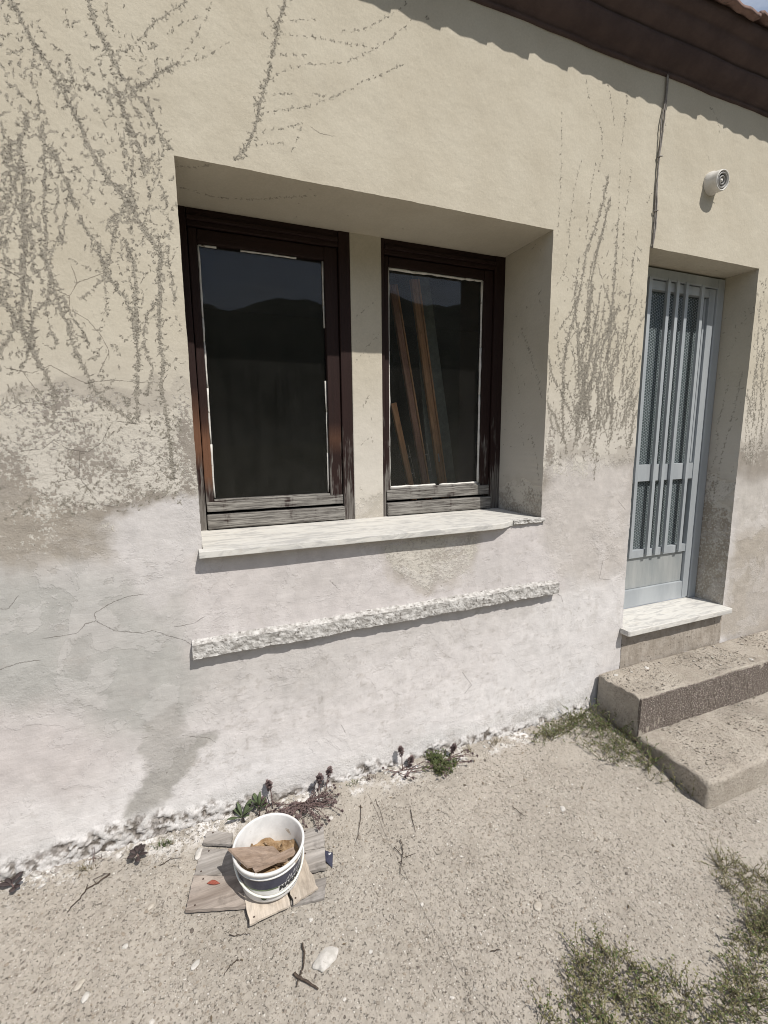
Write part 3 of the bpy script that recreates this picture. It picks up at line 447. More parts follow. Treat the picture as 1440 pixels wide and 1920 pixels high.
# paint film coverage
pt_top = sst(1.16, 1.62, Z+(n1-.5)*.35+(n2-.5)*.22)
pt_l = sst(1.36, 1.74, Z+(n1-.5)*.4+(n2-.5)*.25)
side = sst(-.05, .4, X); paint = pt_l*(1-side)+pt_top*side
lower = 1-paint
paint = np.where(Z > 1.0, paint, 0)
fl = pol('flake', .05, .05, 6, 41)*sst(.86, 1.2, Z)
dens = .60+.12*sst(1.38, 1.6, Z)+.42*(n2-.5)*2+.25*(n1-.5)*2+.10*sst(1.25, 1.5, Z)-.27*pol('bare', .05, .08, 6, 42)
P = np.clip(paint*1.35, 0, 1.35)*(1-fl)+fl*dens
f2 = pol('flake2', .03, .04, 8, 43); P = np.maximum(P, f2*(.72+.5*(n2-.5)))
fe = np.exp(-((X-1.58)/.05)**2)*sst(1.02, 1.1, Z)*sst(1.75, 1.4, Z); P = np.where(X > 1.5, np.minimum(P, 1.3-fe*.85), P)
fe2 = np.exp(-((X+.03)/.05)**2)*sst(1.1, 1.2, Z)*sst(1.85, 1.5, Z); P = np.minimum(P, 1.3-fe2*.85)
P = P-.15+np.where(P > 1, .3, 0); P = np.where(lower > .97, np.minimum(P, np.maximum(fl*dens, f2*(.62+.5*(n2-.5)))-.05), P)
P = np.where((fl < .02) & (f2 < .02) & (paint < .02), -.8, P)
P = np.clip(P*.5+.5 if False else P, -1, 1.6)
# crack signed distance
SD = np.full(X.shape, .02); BD = np.full(X.shape, .02)
def crack_field(xs, zs, SD, BD, cracks):
    for c in cracks:
        for (x0, z0), (x1, z1) in zip(c, c[1:]):
            pad = .02; a, b = np.searchsorted(xs, (min(x0, x1)-pad, max(x0, x1)+pad)); cc, d = np.searchsorted(zs, (min(z0, z1)-pad, max(z0, z1)+pad))
            if b <= a or d <= cc: continue
            gx = xs[None, a:b]; gzz = zs[cc:d, None]; ex, ez = x1-x0, z1-z0; l2 = ex*ex+ez*ez+1e-12
            t = np.clip(((gx-x0)*ex+(gzz-z0)*ez)/l2, 0, 1); q = np.sqrt((gx-x0-t*ex)**2+(gzz-z0-t*ez)**2)
            sg = np.sign((gx-x0)*ez-(gzz-z0)*ex); s = SD[cc:d, a:b]; bb = BD[cc:d, a:b]; k = q < bb
            s[k] = (sg*q)[k]; bb[k] = q[k]
crack_field(xs, zs, SD, BD, CRACKS)
CW = 1-sst(.0045, .0095, BD)
ROUGH = np.clip(.08+.5*fl+.55*f2+.75*sst(.16, .05, Z+(n2-.5)*.1)+.5*fe+.4*fe2+.35*sst(.55, .7, n1)*sst(1.3, 1.0, Z)+.5*pol('rfar2', .08, .08, 6, 44)+.45*pol('damp', .05, .05, 7, 45)+.35*pol('rlow', .08, .08, 5, 46)*sst(.5, .6, n2), 0, 1)
# relief
rag = .028+.050*sst(.3, -.3, X)+.05*(fbm(X, X*0, 5, 51)-.5)*2+.03*(fbm(X, X*0, 24, 52)-.5)*2
crumb = sst(.02, -.02, Z-np.maximum(rag, .03))*((X < 2.0))
rock = fbm(X, Z, 34, 53, 5, .68); rid = 1-np.abs(2*fbm(X, Z, 52, 54, 4, .6)-1)
Y = -(n1-.5)*.007-(n2-.5)*.0025-(n3-.5)*.0012*(1+2.5*ROUGH)
Y = Y-crumb*(.001+.034*(rock-.47)+.010*(rid-.5))
Y = Y-.0018*pol('rwhite', .02, .09, 5, 27)*(1-crumb)-.0016*pol('lilac', .02, .05, 9, 23)+.002*pol('damp', .012, .06, 8, 29)*(1-crumb)
lay((.235, .205, .18), crumb*sst(.53, .43, rock), .85)
lay((.47, .45, .43), crumb*sst(.54, .66, rock), .75)
lay((.10, .085, .07), crumb*sst(.66, .8, rid)*sst(.5, .42, rock), .85)
jx = np.zeros_like(X); jz = np.zeros_like(X)
def ej(t, seed, amp): return ((fbm(t, t*0, 18, seed)-.5)*2+(fbm(t, t*0, 90, seed+5)-.5)*1.2)*amp
ix = {k: int(np.argmin(abs(xs-k))) for k in (WX0, WX1, DX0, DX1)}; iz = {k: int(np.argmin(abs(zs-k))) for k in (WZ0, WZ1, DZ0, DZ1)}
roughz = .0010+.0022*sst(1.5, 1.2, zs)
for k, sd_ in ((WX0, 61), (WX1, 62), (DX0, 63), (DX1, 64)):
    sel = (zs >= (WZ0 if k in (WX0, WX1) else DZ0)-.001) & (zs <= (WZ1 if k in (WX0, WX1) else DZ1)+.001)
    jx[sel, ix[k]] = ej(zs[sel], sd_, 1)*roughz[sel]
for k, a, b, sd_ in ((WZ1, WX0, WX1, 65), (DZ1, DX0, DX1, 66)):
    sel = (xs > a+.001) & (xs < b-.001); jz[iz[k], sel] = ej(xs[sel], sd_, .0011)
VW = np.stack([X+jx, Y, Z+jz], -1)
nx, nz_ = len(xs), len(zs); idx = np.arange(nx*nz_).reshape(nz_, nx)
xc = (xs[1:]+xs[:-1])/2; zc = (zs[1:]+zs[:-1])/2
hole = ((xc[None] > WX0) & (xc[None] < WX1) & (zc[:, None] > WZ0) & (zc[:, None] < WZ1)) | ((xc[None] > DX0) & (xc[None] < DX1) & (zc[:, None] > DZ0) & (zc[:, None] < DZ1))
Q = np.stack([idx[:-1, :-1], idx[:-1, 1:], idx[1:, 1:], idx[1:, :-1]], -1)[~hole]
MS = np.stack([P, IV, ROUGH, CW], -1).reshape(-1, 4)
used = np.zeros(nx*nz_, bool); used[Q.ravel()] = True; rm = np.cumsum(used)-1
obj('wall', npm('wall', VW.reshape(-1, 3)[used], rm[Q], True, dict(col=colr.reshape(-1, 3)[used], msk=MS[used], sd=SD.ravel()[used])), M['wall'], house)
# what the creeper left behind: thin raised rootlets and torn bits of bark stuck to the plaster
def rootlets(name, segs_, yfun, seed, parent):
    R = np.random.RandomState(seed); S_ = np.array(segs_); L_ = np.hypot(S_[:, 2]-S_[:, 0], S_[:, 3]-S_[:, 1]); out = []
    rep = np.where(S_[:, 4] > .0045, np.clip((S_[:, 4]/.0032).astype(int), 1, 3), 1)+(R.rand(len(S_)) < .35)
    Q_ = np.repeat(S_, rep, 0); n = len(Q_); t = R.rand(n); d = Q_[:, 2:4]-Q_[:, :2]; l = np.linalg.norm(d, axis=1)+1e-9; u = d/l[:, None]; nr = np.stack([-u[:, 1], u[:, 0]], 1)
    core = Q_[:, 4] > .0045; off = np.where(core, R.uniform(-.62, .62, n)*Q_[:, 4], R.normal(0, .0008, n)); c = Q_[:, :2]+d*t[:, None]+nr*off[:, None]
    ang = np.where(core, R.normal(0, .75, n), R.normal(0, .3, n)); ca, sa = np.cos(ang)[:, None], np.sin(ang)[:, None]; a = u*ca+nr*sa; b = -u*sa+nr*ca
    hl = np.where(core, R.uniform(.0016, .0046, n), l*R.uniform(.35, .65, n))[:, None]; hw = R.uniform(.0004, .0010, n)[:, None]*np.where(core, 1.15, 1)[:, None]
    bend = R.normal(0, .0012, n)[:, None]; k = [(-1, 0, 0), (-.35, .9, 1), (.4, 1, 1), (1, .1, 0), (.35, -.8, 1), (-.4, -1, 1)]
    V = np.stack([c+a*hl*p+b*(hw*q+bend*w_) for p, q, w_ in k], 1); keep = R.rand(n) < .9; V = V[keep]; n = len(V); xx, zz = V[..., 0], V[..., 1]
    y = yfun(xx, zz)-R.uniform(.0006, .0016, (n, 1)); P_ = np.stack([xx, y, zz], -1); top_ = P_.reshape(-1, 3); F = (np.array([[0, 5, 1, 1], [1, 5, 4, 2], [2, 4, 3, 3]])[None, 1:2]+np.arange(n)[:, None, None]*6).reshape(-1, 4)
    F3 = (np.array([[0, 1, 5], [2, 3, 4], [1, 4, 5], [1, 2, 4]])[None]+np.arange(n)[:, None, None]*6).reshape(-1, 3)
    o = obj(name, npm(name, top_, F3[:, ::-1], False, dict(tone=np.repeat(R.rand(n), 6))), M['rootlet'], parent); o['kind'] = 'stuff'; return o
ok_ = lambda x, z: ~(((x > WX0-.004) & (x < WX1+.004) & (z > WZ0) & (z < WZ1+.004)) | ((x > DX0-.004) & (x < DX1+.004) & (z < DZ1+.004)))
sg = np.array(segs); sg = sg[ok_((sg[:, 0]+sg[:, 2])/2, (sg[:, 1]+sg[:, 3])/2) & ok_(sg[:, 0], sg[:, 1]) & (np.abs(sg[:, 0]-1.3) < 2.2)]
def wally(x, z): return Y[np.clip(np.searchsorted(zs, z), 0, len(zs)-1), np.clip(np.searchsorted(xs, x), 0, len(xs)-1)]
rootlets('creeper_traces', sg, wally, 77, house)
# reveals: faces turning from the wall plane back into the two recesses
def strip(E, T, depth, strokes, seed, flip, vcoord, paintf, colf, nclut=0, worn=None):
    k = int(depth/.008); us = np.linspace(0, depth, k+1); n = len(E); t = (us/depth)[:, None, None]
    V = E[None]*(1-t)+T[None]*t
    und = (fbm(us[:, None]+seed, vcoord[None], 9, seed)-.5)*.004*np.sin(np.pi*t[..., 0])
    ax = 2 if abs(E[0, 2]-E[-1, 2]) < .05 else 0; V[..., ax] += und
    o = np.argsort(vcoord); vs = vcoord[o]; Mi = np.zeros((k+1, n))
    raster(vs, us, Mi, ivy_segs(strokes, seed)+(clutter(nclut, (vs[0], vs[-1], 0, depth), seed, 0.2, .8) if nclut else [])); inv = np.empty_like(o); inv[o] = np.arange(n); Mi = Mi[:, inv]
    U, VV = np.meshgrid(us, vcoord, indexing='ij'); a = fbm(U, VV, 11, seed+3)
    p = paintf(U, VV, a); c = colf(U, VV, a); r = np.clip(.1+.6*(p < .8), 0, 1)
    ms = np.stack([p, Mi, r, p*0], -1).reshape(-1, 4); i = np.arange((k+1)*n).reshape(k+1, n)
    q = np.stack([i[:-1, :-1], i[:-1, 1:], i[1:, 1:], i[1:, :-1]], -1).reshape(-1, 4)
    if flip: q = q[:, ::-1]
    return V.reshape(-1, 3), q, c.reshape(-1, 3), ms
def merge(name, parts, mat, parent):
    vs_, qs_, cs_, ms_ = [], [], [], []; b = 0
    for v, q, c, m_ in parts: vs_.append(v); qs_.append(q+b); cs_.append(c); ms_.append(m_); b += len(v)
    return obj(name, npm(name, np.concatenate(vs_), np.concatenate(qs_), True, dict(col=np.concatenate(cs_), msk=np.concatenate(ms_), sd=np.full(b, .02))), mat, parent)
grey = lambda U, V, a: np.ones(U.shape+(3,))*cold((.36, .325, .28))
full = lambda U, V, a: np.full(U.shape, 1.2)
low_worn = lambda U, V, a: np.where(True, 1.15-.75*sst(1.32, 1.12, V+(a-.5)*.3), 0)
def edge(axis_, k, a, b):
    if axis_ == 'v': s = slice(iz[a], iz[b]+1); E = VW[s, ix[k]].copy(); v = zs[s]
    else: s = slice(ix[a], ix[b]+1); E = VW[iz[k], s].copy(); v = xs[s]
    return E, v
pr = []
E, v = edge('v', WX0, WZ0, WZ1); T = E.copy(); T[:, 1] = WD; T[:, 0] = WX0; pr.append(strip(E, T, WD, [], 71, False, v, low_worn, grey))
E, v = edge('v', WX1, WZ0, WZ1); T = E.copy(); T[:, 1] = WD; T[:, 0] = WX1+.004
RS = [(1, 7, [(2.02, .20), (1.96, .17), (1.88, .12), (1.78, .07), (1.66, .03)]), (0, 6, [(1.9, .3), (1.8, .22), (1.7, .2)]), (0, 5, [(2.2, .1), (2.1, .06), (2.0, .02)]), (1, 6, [(1.5, .1), (1.4, .05), (1.28, .03)]), (0, 5, [(1.62, .25), (1.55, .18), (1.45, .15)])]
pr.append(strip(E, T, WD, RS, 72, True, v, low_worn, grey, 60))
E, v = edge('h', WZ1, WX0, WX1); T = E.copy(); T[:, 1] = WD; T[:, 2] = WZ1-.002
SS = [(1, 8, [(.0, .20), (.12, .235), (.25, .21), (.40, .13), (.49, .085)]), (1, 9, [(.0, .07), (.06, .05), (.11, .015)])]
pr.append(strip(E, T, WD, SS, 73, False, v, full, grey, 14))
merge('window_reveal', pr, M['wall'], house)
pr = []
dw = lambda U, V, a: 1.2-.85*sst(1.35, .9, V+(a-.5)*.6)
dgc = lambda U, V, a: np.ones(U.shape+(3,))*cold((.33, .29, .24))*(1+.5*sst(.5, .3, V))[..., None]
E, v = edge('v', DX0, DZ0, DZ1); T = E.copy(); T[:, 1] = DD+.05; pr.append(strip(E, T, DD+.05, [], 74, False, v, dw, dgc))
E, v = edge('v', DX1, DZ0, DZ1); T = E.copy(); T[:, 1] = DD+.05; T[:, 0] = DX1
DS = [(1, 8, [(.9, .15), (1.1, .12), (1.35, .1), (1.6, .06), (1.85, .03)]), (1, 7, [(1.2, .17), (1.4, .13), (1.55, .14), (1.8, .1)]), (0, 6, [(1.9, .14), (2.0, .1), (2.15, .05)])]
pr.append(strip(E, T, DD+.05, DS, 75, True, v, dw, dgc, 240))
E, v = edge('h', DZ1, DX0, DX1); T = E.copy(); T[:, 1] = DD+.05; pr.append(strip(E, T, DD+.05, [], 76, False, v, full, grey, 20))
merge('door_reveal', pr, M['wall'], house)
# plaster pier between the two windows
def gridface(x0, x1, z0, z1, y, d=.006):
    a = np.linspace(x0, x1, int((x1-x0)/d)+2); b = np.linspace(z0, z1, int((z1-z0)/d)+2); return a, b
a, b = gridface(.706, .856, 1.09, 2.40, .346); A_, B_ = np.meshgrid(a, b); nn = fbm(A_, B_, 14, 81)
yy = .346-(nn-.5)*.004; Mi = np.zeros_like(A_)
raster(a, b, Mi, ivy_segs([(0, 6, [(.72, 1.83), (.76, 1.88), (.80, 1.93), (.84, 1.97)]), (0, 6, [(.72, 2.03), (.78, 2.08), (.83, 2.12)]), (0, 5, [(.73, 1.45), (.80, 1.5)]), (1, 5, [(.75, 1.62), (.79, 1.70)])], 82)+clutter(16, (.72, .84, 1.15, 2.0), 83))
pp = 1.2-.95*sst(1.27, 1.14, B_+(nn-.5)*.3); V = np.stack([A_, yy, B_], -1)
i = np.arange(A_.size).reshape(A_.shape); q = np.stack([i[:-1, :-1], i[:-1, 1:], i[1:, 1:], i[1:, :-1]], -1).reshape(-1, 4)
n0 = A_.size; V2 = V.copy(); V2[..., 1] = .43; Vs = np.concatenate([V.reshape(-1, 3), V2[:, [0, -1]].reshape(-1, 3)])
e0 = n0+np.arange(len(b))*2; side_q = np.concatenate([np.stack([i[1:, 0], e0[1:], e0[:-1], i[:-1, 0]], -1), np.stack([i[:-1, -1], e0[:-1]+1, e0[1:]+1, i[1:, -1]], -1)])
ext = lambda z: np.concatenate([z.ravel(), np.zeros(2*len(b))])
obj('window_pier', npm('window_pier', Vs, np.concatenate([q, side_q]), True, dict(col=np.ones((len(Vs), 3))*cold((.40, .37, .32)), msk=np.stack([np.concatenate([pp.ravel(), np.ones(2*len(b))]), ext(Mi), ext(pp*0+.1), ext(pp*0)], -1), sd=np.full(len(Vs), .02))), M['wall'], house)
# interior shell
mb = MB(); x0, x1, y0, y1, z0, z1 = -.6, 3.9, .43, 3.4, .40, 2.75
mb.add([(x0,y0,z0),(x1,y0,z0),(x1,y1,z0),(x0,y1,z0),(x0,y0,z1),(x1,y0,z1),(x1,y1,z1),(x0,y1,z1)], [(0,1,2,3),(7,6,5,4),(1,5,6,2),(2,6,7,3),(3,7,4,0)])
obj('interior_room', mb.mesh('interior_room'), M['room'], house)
mb = MB(); mb.box(-4, -3.9, .01, 6, -.4, 3.3); mb.box(5.9, 6, .01, 6, -.4, 3.3); mb.box(-4, 6, 5.9, 6, -.4, 3.3)
obj('outer_wall', mb.mesh('outer_wall'), M['render'], house)
# ------------------------------------------------------------------ windows
def wood(name, parent, x0, x1, y0, y1, z0, z1, hor, seed, tone=None, bev=.004, jit=.0009):
    mb = MB(); mb.box(x0, x1, y0, y1, z0, z1); me = bevel_mesh(name, mb, bev, 2, 14, jit, seed)
    n = len(me.vertices); me.attributes.new('hor', 'FLOAT', 'POINT').data.foreach_set('value', np.full(n, float(hor), np.float32))
    tn = np.zeros(n, np.float32)
    if tone:
        co = np.zeros(n*3, np.float32); me.vertices.foreach_get('co', co); co = co.reshape(-1, 3); tn = (sst(tone[0]-.01, tone[0]+.01, co[:, 2])*sst(tone[1]+.01, tone[1]-.01, co[:, 2])).astype(np.float32)
    me.attributes.new('tone', 'FLOAT', 'POINT').data.foreach_set('value', tn)
    return obj(name, me, M['varnish'], parent)
def window(xl, xr, gl, gr, gb, gt, fl_, fr_, ft, seed, right):
    win = wood('window', house, xl, xl+fl_, .350, .43, 1.102, 2.396, 0, seed, tone=(1.40, 1.62) if not right else None)     # left jamb of the frame carries the rest
    wood('frame_jamb', win, xr-fr_, xr, .348, .43, 1.102, 2.396, 0, seed+1)
    wood('frame_head', win, xl+fl_+.001, xr-fr_-.001, .352, .43, 2.372-ft, 2.396, 1, seed+2)
    wood('frame_head_moulding', win, xl+fl_+.002, xr-fr_-.002, .340, .352, 2.372-ft*.55, 2.372-ft*.2, 1, seed+9)
    a, b = xl+fl_+.003, xr-fr_-.003; t = 2.372-ft-.003
    wood('sash_stile', win, a, gl, .362, .40, 1.182, t, 0, seed+3, tone=(1.30, 1.56) if not right else None)
    wood('sash_stile', win, gr, b, .360, .40, 1.182, t, 0, seed+4, tone=(1.49, 1.545) if not right else None)
    wood('sash_rail', win, gl+.001, gr-.001, .363, .40, gt, t-.001, 1, seed+5)
    wood('sash_rail', win, a+.002, b+(.0 if not right else .0), .352, .358, 1.182, gb-.008, 1, seed+6)
    wood('sash_rail', win, gl+.001, gr-.001, .3605, .40, 1.184, gb, 1, seed+7)
    wood('weather_bar', win, a-.0, b+.004, .336, .40, 1.108, 1.170, 1, seed+8, bev=.006, jit=.0016)
    pm = MB(); pm.box(gl-.008, gr+.008, .384, .388, gb-.008, gt+.008); obj('glass_pane', pm.mesh('glass_pane'), M['glass'], win)
    R = random.Random(seed); w_ = .0075 if right else .005
    def bead(p, q):
        b_ = MB(); n = 22; pts = []; P = Vector(p); Qv = Vector(q)
        for i in range(n+1):
            pts.append(P.lerp(Qv, i/n)+Vector((R.gauss(0, .0007), 0, R.gauss(0, .0007))))
        j = 0
        while j < n:
            L_ = R.randint(5, 14) if right else R.randint(2, 6); e = min(n, j+L_)
            if right or R.random() < .72: b_.tube(pts[j:e+1], [w_*R.uniform(.6, 1.05) for _ in pts[j:e+1]], 5)
            j = e+(1 if right and R.random() < .15 else 0)
        o = obj('putty_bead', b_.mesh('putty_bead', True), M['putty'], win)
        if not right: o['kind'] = 'stuff'
    y = .380; bead((gl+.004, y, gb+.004), (gl+.004, y, gt-.004)); bead((gr-.004, y, gb+.004), (gr-.004, y, gt-.004)); bead((gl+.004, y, gt-.004), (gr-.004, y, gt-.004))
    if right: bead((gl+.004, y, gb+.003), (gr-.004, y, gb+.003))
    return win
w1 = window(.002, .712, .068, .592, 1.234, 2.272, .030, .058, .044, 1, False)
w2 = window(.848, 1.546, .900, 1.430, 1.242, 2.280, .026, .062, .044, 21, True)
w1['label'] = 'left dark window, frame bleached grey along the bottom'; w2['label'] = 'right window with thick white putty round its pane'
# marble sill with a broken right-hand corner
top = [(-.012, -.048), (.2, -.049), (.45, -.048), (.7, -.047), (.95, -.048), (1.18, -.0475), (1.285, -.044), (1.305, -.034), (1.33, -.024), (1.35, -.010), (1.375, -.004), (1.42, .001), (1.537, .002), (1.537, .375), (.002, .375), (.002, .004), (-.012, .002)]
mb = MB(); n = len(top); zt = lambda y: 1.104 if y > .1 else 1.101
mb.add([(x, y, 1.076) for x, y in top]+[(x, y, zt(y)) for x, y in top], [tuple(reversed(range(n))), tuple(range(n, 2*n))]+[(i, (i+1) % n, n+(i+1) % n, n+i) for i in range(n)])
obj('window_sill', bevel_mesh('window_sill', mb, .0025, 2), M['marble'], house)
def rough_bar(name, x0, x1, y0, y1, z0, z1, mat, parent, amp=.006, d=.008, seed=0, slope=0., zr=0., sc=40):
    nx_ = int((x1-x0)/d); prof = [(y1, z0)]+[(y0+(y1-y0)*(1-k/3), z0) for k in range(1, 4)]+[(y0, z0+(z1-z0)*k/6) for k in range(1, 7)]+[(y0+(y1-y0)*k/4, z1+slope*k/4) for k in range(1, 5)]
    prof = np.array(prof); xx = np.linspace(x0, x1, nx_+1); Vv = np.zeros((nx_+1, len(prof), 3)); Vv[..., 0] = xx[:, None]; Vv[..., 1] = prof[None, :, 0]; Vv[..., 2] = prof[None, :, 1]+zr*((xx-x0)/(x1-x0))[:, None]
    ar = np.arange(len(prof))*.011; nA = fbm(xx[:, None]+0*ar, ar[None]+xx[:, None]*0, sc, 90+seed, 4, .6)-.5; nB = fbm(xx[:, None]+3, ar[None]+xx[:, None]*0+7, sc, 95+seed, 4, .6)-.5
    nA = nA+(fbm(xx[:, None]+0*ar, ar[None]*2+xx[:, None]*0, 7, 98+seed, 3)-.5)*1.3; nB = nB+(fbm(xx[:, None]+5, ar[None]*0+xx[:, None]*0, 5, 99+seed, 4)-.5)*.9; kk = np.ones(len(prof)); kk[0] = 0; kk[-1] = 0; Vv[..., 1] += nA*2*amp*kk; Vv[..., 2] += nB*2*amp*kk
    i = np.arange((nx_+1)*len(prof)).reshape(nx_+1, -1); q = np.stack([i[:-1, :-1], i[:-1, 1:], i[1:, 1:], i[1:, :-1]], -1).reshape(-1, 4)
    me = npm(name, Vv.reshape(-1, 3), q[:, ::-1], False); bm = bmesh.new(); bm.from_mesh(me); bm.verts.ensure_lookup_table()
    for r in (0, nx_): bm.faces.new([bm.verts[k] for k in (i[r] if r else i[r][::-1])])
    bmesh.ops.recalc_face_normals(bm, faces=bm.faces); bm.to_mesh(me); bm.free(); me.materials.clear()
    return obj(name, me, mat, parent)
led = rough_bar('plaster_ledge', -.058, 1.642, -.036, .012, .699, .753, M['ledge'], house, .0055, .007, 1, .012, .020, 46)
rough_bar('mortar_patch', 1.372, 1.556, -.014, .02, 1.084, 1.1005, M['ledge'], house, .005, .006, 2, .002, 0, 50)
# ------------------------------------------------------------------ eaves and roof
prof = [(.02, 3.138), (-.006, 3.141), (-.013, 3.149), (-.010, 3.158), (-.030, 3.166), (-.052, 3.178), (-.070, 3.196), (-.080, 3.216), (-.084, 3.226), (-.076, 3.234), (-.092, 3.240), (-.112, 3.250), (-.128, 3.264), (-.136, 3.280), (-.138, 3.290), (-.150, 3.294), (-.166, 3.303), (-.174, 3.316), (-.176, 3.330), (.02, 3.36)]
xx = np.concatenate([np.arange(-4.1, .6, .2), np.arange(.6, 3.8, .03), np.arange(3.8, 6.2, .2)]); pa = np.array(prof); V = np.zeros((len(xx), len(pa), 3)); V[..., 0] = xx[:, None]; V[..., 1] = pa[None, :, 0]; V[..., 2] = pa[None, :, 1]
wv = fbm(xx, xx*0, 4, 101)-.5; V[..., 2] += (wv*.010)[:, None]; V[..., 1] += (fbm(xx[:, None]+0*pa[None, :, 0], np.arange(len(pa))[None]*.6+xx[:, None]*0, 7, 102)-.5)*.006
i = np.arange(len(xx)*len(pa)).reshape(len(xx), -1); q = np.stack([i[:-1, :-1], i[:-1, 1:], i[1:, 1:], i[1:, :-1]], -1).reshape(-1, 4)
obj('cornice', npm('cornice', V.reshape(-1, 3), q[:, ::-1], True), M['cornice'], house)
mb = MB(); mb.add([(-4.1, -.165, 3.328), (6.2, -.165, 3.328), (6.2, 3.2, 4.35), (-4.1, 3.2, 4.35), (-4.1, 6.2, 3.4), (6.2, 6.2, 3.4), (-4.1, -.165, 3.31), (6.2, -.165, 3.31)], [(0, 1, 2, 3), (3, 2, 5, 4), (6, 7, 1, 0), (4, 5, 7, 6)])
roof = obj('roof', mb.mesh('roof'), M['tile'], house)
def tile_mesh():
    xsn = np.linspace(0, .205, 15); u = xsn/.205
    zt = .015*np.exp(-((u-.20)/.16)**2)+.011*np.exp(-((u-.66)/.2)**2)-.003*u; zt[-2:] += (.003, .004); zt[:3] += .005
    rows = [(0, 0), (.012, .001), (.2, .030*2), (.42, .128)]; v = []; f = []; n_ = len(xsn)
    for lyr in (0, -.015):
        for (yy_, zz) in rows: v += [(float(x), yy_, float(z)+zz+lyr*(1 if lyr else 0)) for x, z in zip(xsn, zt)]
    m_ = len(rows)
    for r in range(m_-1):
        for k in range(n_-1):
            a = r*n_+k; f.append((a, a+1, a+n_+1, a+n_)); b2 = m_*n_+a; f.append((b2, b2+n_, b2+n_+1, b2+1))
    for k in range(n_-1): f.append((k, m_*n_+k, m_*n_+k+1, k+1))
    for r in range(m_-1):
        a = r*n_; f.append((a, a+n_, m_*n_+a+n_, m_*n_+a)); a = r*n_+n_-1; f.append((a, m_*n_+a, m_*n_+a+n_, a+n_))
    return pym('roof_tile', v, f, True)
tm = tile_mesh(); R = random.Random(11); x = -2.0; t0 = None
while x < 5.0:
    o = obj('roof_tile', tm, M['tile'], roof, (x, -.208+R.uniform(-.007, .006), 3.338+R.uniform(-.004, .005)), (R.uniform(-.012, .012), R.uniform(-.02, .02), R.uniform(-.02, .02))); x += .2025+R.uniform(-.002, .003)
# ------------------------------------------------------------------ door
door = None
def abox(name, x0, x1, y0, y1, z0, z1, mat=None, bev=.002, parent=None):
    mb = MB(); mb.box(x0, x1, y0, y1, z0, z1); return obj(name, bevel_mesh(name, mb, bev, 2), mat or M['alu'], parent or door)
door = abox('door', 2.928, 2.986, .176, .24, .444, 2.392, M['alu'], .002, house); door['label'] = 'grey metal door with vertical bars over wired glass'
abox('frame_jamb', 2.139, 2.196, .176, .24, .444, 2.392); abox('frame_head', 2.197, 2.927, .177, .24, 2.338, 2.3915)
abox('leaf_stile', 2.872, 2.925, .186, .232, .452, 2.334); abox('leaf_stile', 2.200, 2.252, .186, .232, .452, 2.334)
abox('top_rail', 2.253, 2.871, .1865, .23, 2.285, 2.333); abox('middle_rail', 2.253, 2.871, .190, .23, 1.222, 1.320); abox('lower_rail', 2.253, 2.871, .190, .23, .758, .806); abox('bottom_rail', 2.253, 2.871, .188, .23, .452, .560)
abox('glazing_bead', 2.853, 2.871, .200, .215, 1.325, 2.28, bev=.001)
for a in (2.372, 2.517, 2.589, 2.664, 2.797): abox('bar', a-.012, a+.012, .172, .1885, .772, 2.345)
for a in (2.300,): abox('bar', a-.012, a+.012, .172, .1885, .772, 2.345)
abox('lower_panel', 2.255, 2.869, .2035, .225, .562, .757, M['alud'])
for z0, z1 in ((.562, .570), (.749, .757)): pass
mg = MT('obscure_door_glass'); cg = mg.mix(mg.noise(8, 3), (.060, .076, .080), (.095, .116, .120)); vg = mg.vor(120, 'F1'); gm = mg.done(cg, .16, vg, .0012, .55)
abox('glass_pane', 2.253, 2.871, .214, .219, 1.321, 2.284, gm, .0005); abox('glass_pane', 2.253, 2.871, .214, .219, .807, 1.221, gm, .0005)
def wire(z0, z1):
    a = .0095; mb = MB(); w_ = .0010; y = .2125; x = 2.255; c = 0
    def seg(p, q):
        p = Vector(p); q = Vector(q); d = (q-p).normalized(); n_ = Vector((-d.y, d.x))*w_
        if max(p.x, q.x) > 2.871 or max(p.y, q.y) > z1 or min(p.y, q.y) < z0 or min(p.x, q.x) < 2.253: return
        mb.add([(p.x+n_.x, y, p.y+n_.y), (p.x-n_.x, y, p.y-n_.y), (q.x-n_.x, y, q.y-n_.y), (q.x+n_.x, y, q.y+n_.y)], [(0, 1, 2, 3)])
    h = a*math.sqrt(3)
    while x < 2.875:
        z = z0+(h/2 if c % 2 else 0)
        while z < z1+h:
            P_ = [(x+a*math.cos(k*math.pi/3), z+a*math.sin(k*math.pi/3)) for k in range(4)]
            for k in range(3): seg(P_[k], P_[k+1])
            z += h
        x += a*1.5; c += 1
    o = obj('wire_mesh', mb.mesh('wire_mesh'), M['wire'], door); o['kind'] = 'stuff'
wire(1.322, 2.283); wire(.808, 1.220)
# threshold slab and the raw riser under it
mb = MB(); tp = [(2.118, -.058), (2.128, -.064), (2.985, -.060), (2.990, -.056), (2.988, .20), (2.139, .20), (2.139, -.004), (2.118, -.004)]; n = len(tp)
mb.add([(x, y, .412) for x, y in tp]+[(x, y, .442) for x, y in tp], [tuple(reversed(range(n))), tuple(range(n, 2*n))]+[(i, (i+1) % n, n+(i+1) % n, n+i) for i in range(n)])
obj('door_sill', bevel_mesh('door_sill', mb, .003, 2), M['marble'], house)
rough_bar('door_riser', 2.139, 2.988, -.004, .2, .18, .411, M['render'], house, .005, .012, 5, 0, 0, 26)
